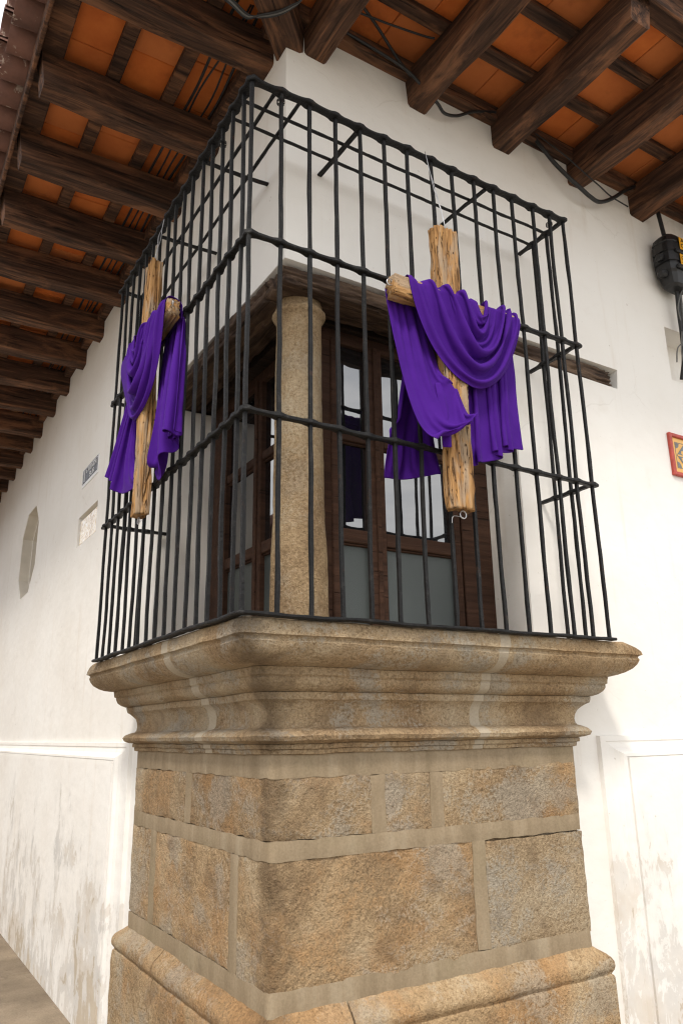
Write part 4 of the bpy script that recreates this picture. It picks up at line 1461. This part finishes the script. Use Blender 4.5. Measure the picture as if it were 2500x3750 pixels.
tailR = [[(1.99, -0.082, 3.37), (2.08, -0.082, 3.375), (2.20, -0.082, 3.375), (2.345, -0.080, 3.37)],
         [(1.995, -0.070, 3.20), (2.08, -0.040, 3.20), (2.20, -0.030, 3.20), (2.330, -0.045, 3.21)],
         [(2.020, -0.055, 3.02), (2.10, -0.025, 3.02), (2.20, -0.012, 3.03), (2.316, -0.030, 3.06)],
         [(2.026, -0.052, 2.86), (2.10, -0.022, 2.88), (2.20, -0.010, 2.92), (2.326, -0.022, 2.97)],
         [(2.026, -0.050, 2.695), (2.095, -0.020, 2.725), (2.160, -0.006, 2.790), (2.225, 0.0, 2.845), (2.340, -0.015, 2.895)]]
piecesR.append(curtain_piece(tailR, 3.6, 0.026, 3.0, 1.55, BOXR, 58, 84, -0.060, ((0.99, 1.0, 0.0, 0.01),), (0.1, -0.8, 0), fv=0.90))
small = [[(1.862, -0.02, 2.99), (1.885, -0.01, 2.99), (1.908, -0.015, 2.99)], [(1.866, 0.000, 2.84), (1.886, 0.016, 2.84), (1.906, 0.010, 2.84)], [(1.870, 0.000, 2.700), (1.888, 0.018, 2.697), (1.906, 0.010, 2.703)]]
piecesR.append(loft(small, 20, 12))
build_cloth('draped_cloth', piecesR, map_R, (1.968, 2.20, 2.60), 'purple cloth draped over the right cross with one corner blown aside')

# --- left cloth
hemL = [(3.010, 3.500), (3.030, 3.400), (3.055, 3.320), (3.095, 3.200), (3.145, 3.110), (3.215, 3.062), (3.300, 3.075), (3.385, 3.130), (3.465, 3.205), (3.540, 3.300), (3.625, 3.400), (3.705, 3.470)]
innL = [(3.370, 3.510), (3.380, 3.490), (3.395, 3.470), (3.410, 3.460), (3.425, 3.460), (3.440, 3.472), (3.452, 3.490), (3.460, 3.508)]
piecesL = [swag_piece(hemL, innL, 3.455, 9, 0.022, 3.4, 4.2, 1.30, BOXL)]
farL = [[(3.40, -0.080, 3.45), (3.47, -0.082, 3.455), (3.56, -0.082, 3.455), (3.68, -0.080, 3.45)],
        [(3.40, -0.050, 3.25), (3.47, -0.015, 3.25), (3.56, 0.000, 3.26), (3.69, -0.010, 3.29)],
        [(3.39, -0.035, 3.05), (3.47, 0.005, 3.05), (3.60, 0.015, 3.09), (3.745, 0.010, 3.14)],
        [(3.38, -0.025, 2.87), (3.46, 0.010, 2.89), (3.61, 0.025, 2.95), (3.800, 0.025, 3.06)],
        [(3.375, -0.020, 2.735), (3.44, 0.005, 2.755), (3.54, 0.022, 2.81), (3.64, 0.030, 2.895), (3.84, 0.032, 2.995)]]
piecesL.append(curtain_piece(farL, 3.4, 0.026, 5.0, 1.45, BOXL, 58, 80, -0.060, ((0.99, 1.0, 0.0, 0.01),), (4.2, 0.6, 0), fv=0.86))
nearL = [[(3.25, -0.082, 3.45), (3.18, -0.082, 3.45), (3.08, -0.082, 3.445), (3.00, -0.080, 3.43)],
         [(3.23, -0.075, 3.28), (3.14, -0.070, 3.29), (3.05, -0.078, 3.30), (2.925, -0.112, 3.30)],
         [(3.235, -0.060, 3.08), (3.14, -0.040, 3.09), (3.02, -0.070, 3.10), (2.875, -0.135, 3.12)],
         [(3.235, -0.055, 2.92), (3.14, -0.025, 2.94), (3.02, -0.060, 2.97), (2.855, -0.140, 3.01)],
         [(3.235, -0.055, 2.760), (3.165, -0.020, 2.765), (3.100, -0.020, 2.810), (3.040, -0.050, 2.885), (2.94, -0.090, 2.945), (2.835, -0.140, 2.915)]]
piecesL.append(curtain_piece(nearL, 3.2, 0.024, 7.0, 1.40, BOXL, 56, 80, None, ((0.99, 1.0, 0.0, 0.01),), (-2.4, 0.9, 0), fv=1.0))
build_cloth('draped_cloth', piecesL, map_L, (0.93, 3.345, 2.70), 'purple cloth draped over the left cross, both ends hanging straight')

# ------------------------------------------------------------------ signs on the walls
def text_obj(txt, size, mat, parent, loc, xd, yd, name='lettering', sx=1.0, ext=0.0006):
    cu = bpy.data.curves.new('t', 'FONT')
    cu.body = txt
    cu.size = size
    cu.extrude = ext
    cu.align_x = 'CENTER'
    cu.align_y = 'CENTER'
    tmp = bpy.data.objects.new('t', cu)
    C.objects.link(tmp)
    dg = bpy.context.evaluated_depsgraph_get()
    me = bpy.data.meshes.new_from_object(tmp.evaluated_get(dg))
    bpy.data.objects.remove(tmp)
    me.materials.clear()
    me.materials.append(mat)
    me.name = name
    X = Vector(xd).normalized(); Y = Vector(yd).normalized(); Z = X.cross(Y)
    M = Matrix((X * sx, Y, Z)).transposed().to_4x4()
    M.translation = Vector(loc)
    return link(name, me, parent, M)

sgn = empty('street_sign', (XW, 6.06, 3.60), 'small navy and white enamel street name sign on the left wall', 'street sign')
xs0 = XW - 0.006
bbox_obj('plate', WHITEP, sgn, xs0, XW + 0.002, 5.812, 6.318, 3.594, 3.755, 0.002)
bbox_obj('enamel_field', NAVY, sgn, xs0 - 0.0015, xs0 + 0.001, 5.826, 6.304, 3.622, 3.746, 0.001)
bbox_obj('border_line', WHITEP, sgn, xs0 - 0.0022, xs0, 5.838, 6.292, 3.734, 3.7375, 0.0005)
bbox_obj('border_line', WHITEP, sgn, xs0 - 0.0022, xs0, 6.2885, 6.292, 3.63, 3.7375, 0.0005)
bbox_obj('border_line', WHITEP, sgn, xs0 - 0.0022, xs0, 5.838, 5.8415, 3.63, 3.7375, 0.0005)
xt = xs0 - 0.0028
text_obj('1', 0.135, WHITEP, sgn, (xt, 6.235, 3.676), (0, -1, 0), (0, 0, 1), sx=1.15)
text_obj('a', 0.060, WHITEP, sgn, (xt, 6.170, 3.712), (0, -1, 0), (0, 0, 1), sx=1.2)
text_obj('AVENIDA', 0.060, WHITEP, sgn, (xt, 5.995, 3.707), (0, -1, 0), (0, 0, 1), sx=1.05)
text_obj('SUR', 0.060, WHITEP, sgn, (xt, 5.995, 3.650), (0, -1, 0), (0, 0, 1), sx=1.5)

pl = bbox_obj('wall_plaque', MARBLE, None, XW + 0.012, XW + 0.043, 5.785, 6.335, 3.112, 3.318, 0.004)
pl.location = (0, 0, 0)
tag(pl, 'polished veined marble plaque sunk in the left wall below the street sign', 'plaque')

ts = empty('tile_sign', (4.10, YW, 3.056), 'yellow patterned ceramic tile in a red frame on the right wall', 'tile sign')
tx0, tx1, tz0, tz1 = 3.972, 4.243, 3.054, 3.329
fw_ = 0.026
bbox_obj('frame_side', REDF, ts, tx0, tx0 + fw_, YW - 0.022, YW + 0.002, tz0, tz1, 0.005)
bbox_obj('frame_side', REDF, ts, tx1 - fw_, tx1, YW - 0.022, YW + 0.002, tz0, tz1, 0.005)
bbox_obj('frame_side', REDF, ts, tx0 + fw_, tx1 - fw_, YW - 0.021, YW + 0.002, tz0, tz0 + fw_, 0.005)
bbox_obj('frame_side', REDF, ts, tx0 + fw_, tx1 - fw_, YW - 0.021, YW + 0.002, tz1 - fw_, tz1, 0.005)
bbox_obj('glazed_tile', YTILE, ts, tx0 + fw_ - 0.004, tx1 - fw_ + 0.004, YW - 0.010, YW + 0.001, tz0 + fw_ - 0.004, tz1 - fw_ + 0.004, 0.002)
cxm, czm = (tx0 + tx1) / 2, (tz0 + tz1) / 2
def flat_poly(name, pts, mat, y, parent):
    n = len(pts)
    v = [(a, y, b) for a, b in pts] + [(a, y + 0.001, b) for a, b in pts]
    f = [tuple(range(n)), tuple(reversed(range(n, 2 * n)))] + [(i, n + i, n + (i + 1) % n, (i + 1) % n) for i in range(n)]
    return mesh(name, v, f, mat, parent)
hs = 0.082
yq = YW - 0.0112
def seg(a, b, w):
    a, b = Vector(a), Vector(b)
    d = (b - a).normalized(); q = Vector((-d.y, d.x)) * w / 2
    return [tuple(a + q), tuple(b + q), tuple(b - q), tuple(a - q)]
def T(a, b): return (cxm + a * hs, czm + b * hs)
for a, b in (((-1, -1), (1, -1)), ((1, -1), (1, 1)), ((1, 1), (-1, 1)), ((-1, 1), (-1, -1))):
    flat_poly('tile_line', seg(T(*a), T(*b), 0.0035), GTILE, yq, ts)
flat_poly('tile_lozenge', [T(-0.92, 0), T(0, -0.92), T(0.92, 0), T(0, 0.92)], GTILE, yq - 0.0006, ts)
for sx_ in (-1, 1):
    for sz_ in (-1, 1):
        flat_poly('tile_leaf', [T(sx_ * 0.95, sz_ * 0.52), T(sx_ * 0.95, sz_ * 0.95), T(sx_ * 0.52, sz_ * 0.95), T(sx_ * 0.60, sz_ * 0.72), T(sx_ * 0.74, sz_ * 0.58)], GTILE, yq - 0.0003, ts)
        flat_poly('tile_petal', [T(sx_ * 0.10, sz_ * 0.10), T(sx_ * 0.42, sz_ * 0.16), T(sx_ * 0.36, sz_ * 0.38), T(sx_ * 0.14, sz_ * 0.44)], YTILE, yq - 0.0012, ts)
flat_poly('tile_band', seg(T(-0.85, 0.0), T(0.85, 0.0), 0.010), YTILE, yq - 0.0016, ts)

# ------------------------------------------------------------------ junction box and cables on the right wall
jb = empty('junction_box', (4.25, 2.55, 4.40), 'black ribbed cable junction box with yellow labels on the right wall', 'junction box')
def jbody():
    cx, cy = 4.185, 2.575
    prof = [(4.33, 0.070), (4.345, 0.092), (4.395, 0.108), (4.41, 0.112), (4.43, 0.124), (4.47, 0.130), (4.475, 0.122), (4.485, 0.122), (4.49, 0.132), (4.545, 0.134), (4.55, 0.126), (4.56, 0.126), (4.565, 0.134), (4.62, 0.132), (4.625, 0.124), (4.635, 0.124), (4.64, 0.128), (4.675, 0.118), (4.70, 0.095), (4.705, 0.05)]
    sec = []
    v = []
    m = 20
    for z, r in prof:
        for j in range(m):
            a = 2 * math.pi * j / m
            ca, sa = math.cos(a), math.sin(a)
            k = 1.0 / (abs(ca) ** 4 + abs(sa) ** 4) ** 0.25
            v.append((cx + r * k * ca * 1.05, cy + r * k * sa * 0.62, z))
    f = grid_faces(len(prof), m, True)
    f.append(tuple(range(m))); f.append(tuple((len(prof) - 1) * m + j for j in reversed(range(m))))
    return mesh('housing', v, f, BLACKP, jb)
jbody()
for z in (4.405, 4.52):
    for sx_ in (-1,):
        bbox_obj('clamp_lug', BLACKP, jb, 4.015, 4.07, 2.545, 2.60, z - 0.022, z + 0.026, 0.012)
    bbox_obj('latch', BLACKP, jb, 4.09, 4.15, 2.478, 2.50, z + 0.02, z + 0.05, 0.006)
yl1 = bbox_obj('yellow_label', YELLOW, jb, 4.140, 4.25, 2.4855, 2.4885, 4.575, 4.665, 0.001)
yl2 = bbox_obj('yellow_label', YELLOW, jb, 4.125, 4.25, 2.4850, 2.4880, 4.425, 4.535, 0.001)
text_obj('A', 0.045, INK, jb, (4.168, 2.4842, 4.642), (1, 0, 0), (0, 0, 1))
text_obj('O', 0.045, INK, jb, (4.166, 2.4842, 4.600), (1, 0, 0), (0, 0, 1))
text_obj('C', 0.045, INK, jb, (4.150, 2.4842, 4.505), (1, 0, 0), (0, 0, 1))
text_obj('T', 0.045, INK, jb, (4.147, 2.4842, 4.455), (1, 0, 0), (0, 0, 1))
def cable(name, pts, r, mat, label, group='cables under the eaves', n=None):
    o = tube(name, pts, r, mat, None, n)
    tag(o, label, 'cable', group)
    return o
cable('cable', [(4.14, 2.58, 4.70), (4.12, 2.58, 4.82), (4.10, 2.58, 4.92), (4.09, 2.60, 5.00)], 0.014, BLACKP, 'short thick black cable rising from the top of the junction box')
for k, (dx, r, mt) in enumerate(((0.0, 0.013, CABLE), (0.035, 0.009, CABLEG))):
    cable('cable', [(4.19 + dx, 2.585, 4.34), (4.20 + dx, 2.60, 4.20), (4.21 + dx, 2.61, 4.02), (4.205 + dx, 2.62, 3.86), (4.215 + dx, 2.66, 3.74)], r, mt,
          ('straight black cable dropping from the junction box into the wall recess', 'straight thinner grey cable dropping beside the black one into the recess')[k])
loops = [[(4.22, 2.56, 4.35), (4.17, 2.56, 4.27), (4.165, 2.58, 4.19), (4.205, 2.60, 4.11), (4.20, 2.61, 3.95), (4.24, 2.62, 3.82)],
         [(4.25, 2.56, 4.35), (4.215, 2.57, 4.24), (4.24, 2.58, 4.14), (4.22, 2.60, 4.00), (4.16, 2.62, 3.93), (4.16, 2.64, 3.84)],
         [(4.28, 2.57, 4.36), (4.25, 2.57, 4.22), (4.215, 2.59, 4.10), (4.22, 2.60, 3.98), (4.30, 2.60, 4.02), (4.40, 2.62, 4.03)],
         [(4.20, 2.60, 4.05), (4.18, 2.61, 3.90), (4.215, 2.62, 3.80), (4.30, 2.62, 3.72), (4.38, 2.64, 3.74)]]
for k, lp in enumerate(loops):
    cable('cable', lp, 0.0042, CABLEG, ('thin grey cable looping left below the junction box', 'thin grey cable crossing the edge of the wall recess', 'thin grey cable curling right out of the wall recess', 'thin grey cable sagging at the foot of the wall recess')[k], n=40)
cable('cable', [(1.62, 2.60, 5.06), (1.80, 2.585, 5.03), (2.02, 2.56, 4.97), (2.13, 2.55, 4.895), (2.24, 2.57, 4.860), (2.31, 2.60, 4.855), (2.42, 2.62, 4.905), (2.54, 2.61, 4.985), (2.70, 2.60, 5.05)], 0.009, CABLE, 'black cable sagging between the first rafters right of the wall corner', n=60)
cable('cable', [(1.62, 2.50, 5.085), (1.85, 2.46, 5.075), (2.05, 2.42, 5.07), (2.10, 2.40, 5.065)], 0.006, CABLE, 'thin black cable crossing the tiles right of the first rafter')
cable('cable', [(1.60, 2.42, 5.10), (1.80, 2.50, 5.08), (1.95, 2.56, 5.04), (2.09, 2.60, 4.99)], 0.008, CABLE, 'black cable slanting behind the first rafters above the right wall')
cable('cable', [(3.00, 2.62, 5.06), (3.07, 2.60, 4.965), (3.147, 2.59, 4.886), (3.241, 2.575, 4.813), (3.326, 2.57, 4.772), (3.431, 2.58, 4.751), (3.544, 2.60, 4.771), (3.67, 2.60, 4.847), (3.807, 2.60, 4.962), (3.92, 2.60, 5.04)], 0.013, CABLE, 'thick black cable hanging in a loop below the rafters on the right', n=70)
cable('cable', [(3.02, 2.60, 5.05), (3.20, 2.56, 4.95), (3.35, 2.53, 4.845), (3.50, 2.55, 4.83), (3.66, 2.60, 4.86), (3.85, 2.62, 4.87)], 0.0045, CABLE, 'thin black wire slung under a rafter beside the thick loop', n=50)
for k in range(3):
    o_ = 0.012 * k
    cable('cable', [(0.98 - o_, 2.62 + o_, 4.95), (1.044, 2.572 + o_, 4.86), (1.127, 2.587 + o_ * 0.6, 4.838 - o_ * 0.3), (1.182, 2.571 - o_ * 0.5, 4.836), (1.245, 2.525 - o_, 4.838), (1.287, 2.468 - o_, 4.842), (1.320, 2.396, 4.86), (1.38, 2.30 - o_, 4.98)], 0.006, (CABLE, CABLEG, CABLE)[k],
          ('black cable tied in the bundle round the hip rafter, lowest', 'greenish grey cable in the bundle round the hip rafter', 'black cable in the bundle round the hip rafter, uppermost')[k], n=60)
for k in range(4):
    xx = 1.150 + 0.043 * k
    pts = []
    yy = 2.72
    while yy < 11:
        pts.append((xx + 0.038 * nz(yy * 1.6, k * 3.1, 0), yy, 5.072 + 0.012 * nz(yy * 1.3, k * 5.7, 2)))
        yy += 0.31
    cable('cable', pts, 0.0055 if k % 3 else 0.008, CABLE, ('black cable along the left wall top, farthest from the wall', 'thin black cable along the left wall top, second from the tiles', 'thin black cable along the left wall top, third from the tiles', 'black cable along the left wall top, nearest the plaster')[k], 'cables along the left wall top', n=130)

# ------------------------------------------------------------------ house across the left-hand street (seen mirrored in the left panes)
oh = empty('opposite_house', (-7.0, 12.0, -0.13), 'dark ochre house across the street, mirrored in the left window panes', 'house')
bbox_obj('wall', HOUSE2, oh, -12, -7.0, 6.5, 60, -0.13, 7.6, 0.02)
bbox_obj('roof', BARREL, oh, -12.5, -6.4, 6.1, 60.4, 7.6, 7.9, 0.03)
for k in range(6):
    yk = 7.0 + k * 4.0
    bbox_obj('window', WINWOOD, oh, -7.03, -6.96, yk, yk + 1.2, 0.9, 2.7, 0.01)
    bbox_obj('window', WINWOOD, oh, -7.03, -6.96, yk, yk + 1.2, 4.0, 5.6, 0.01)
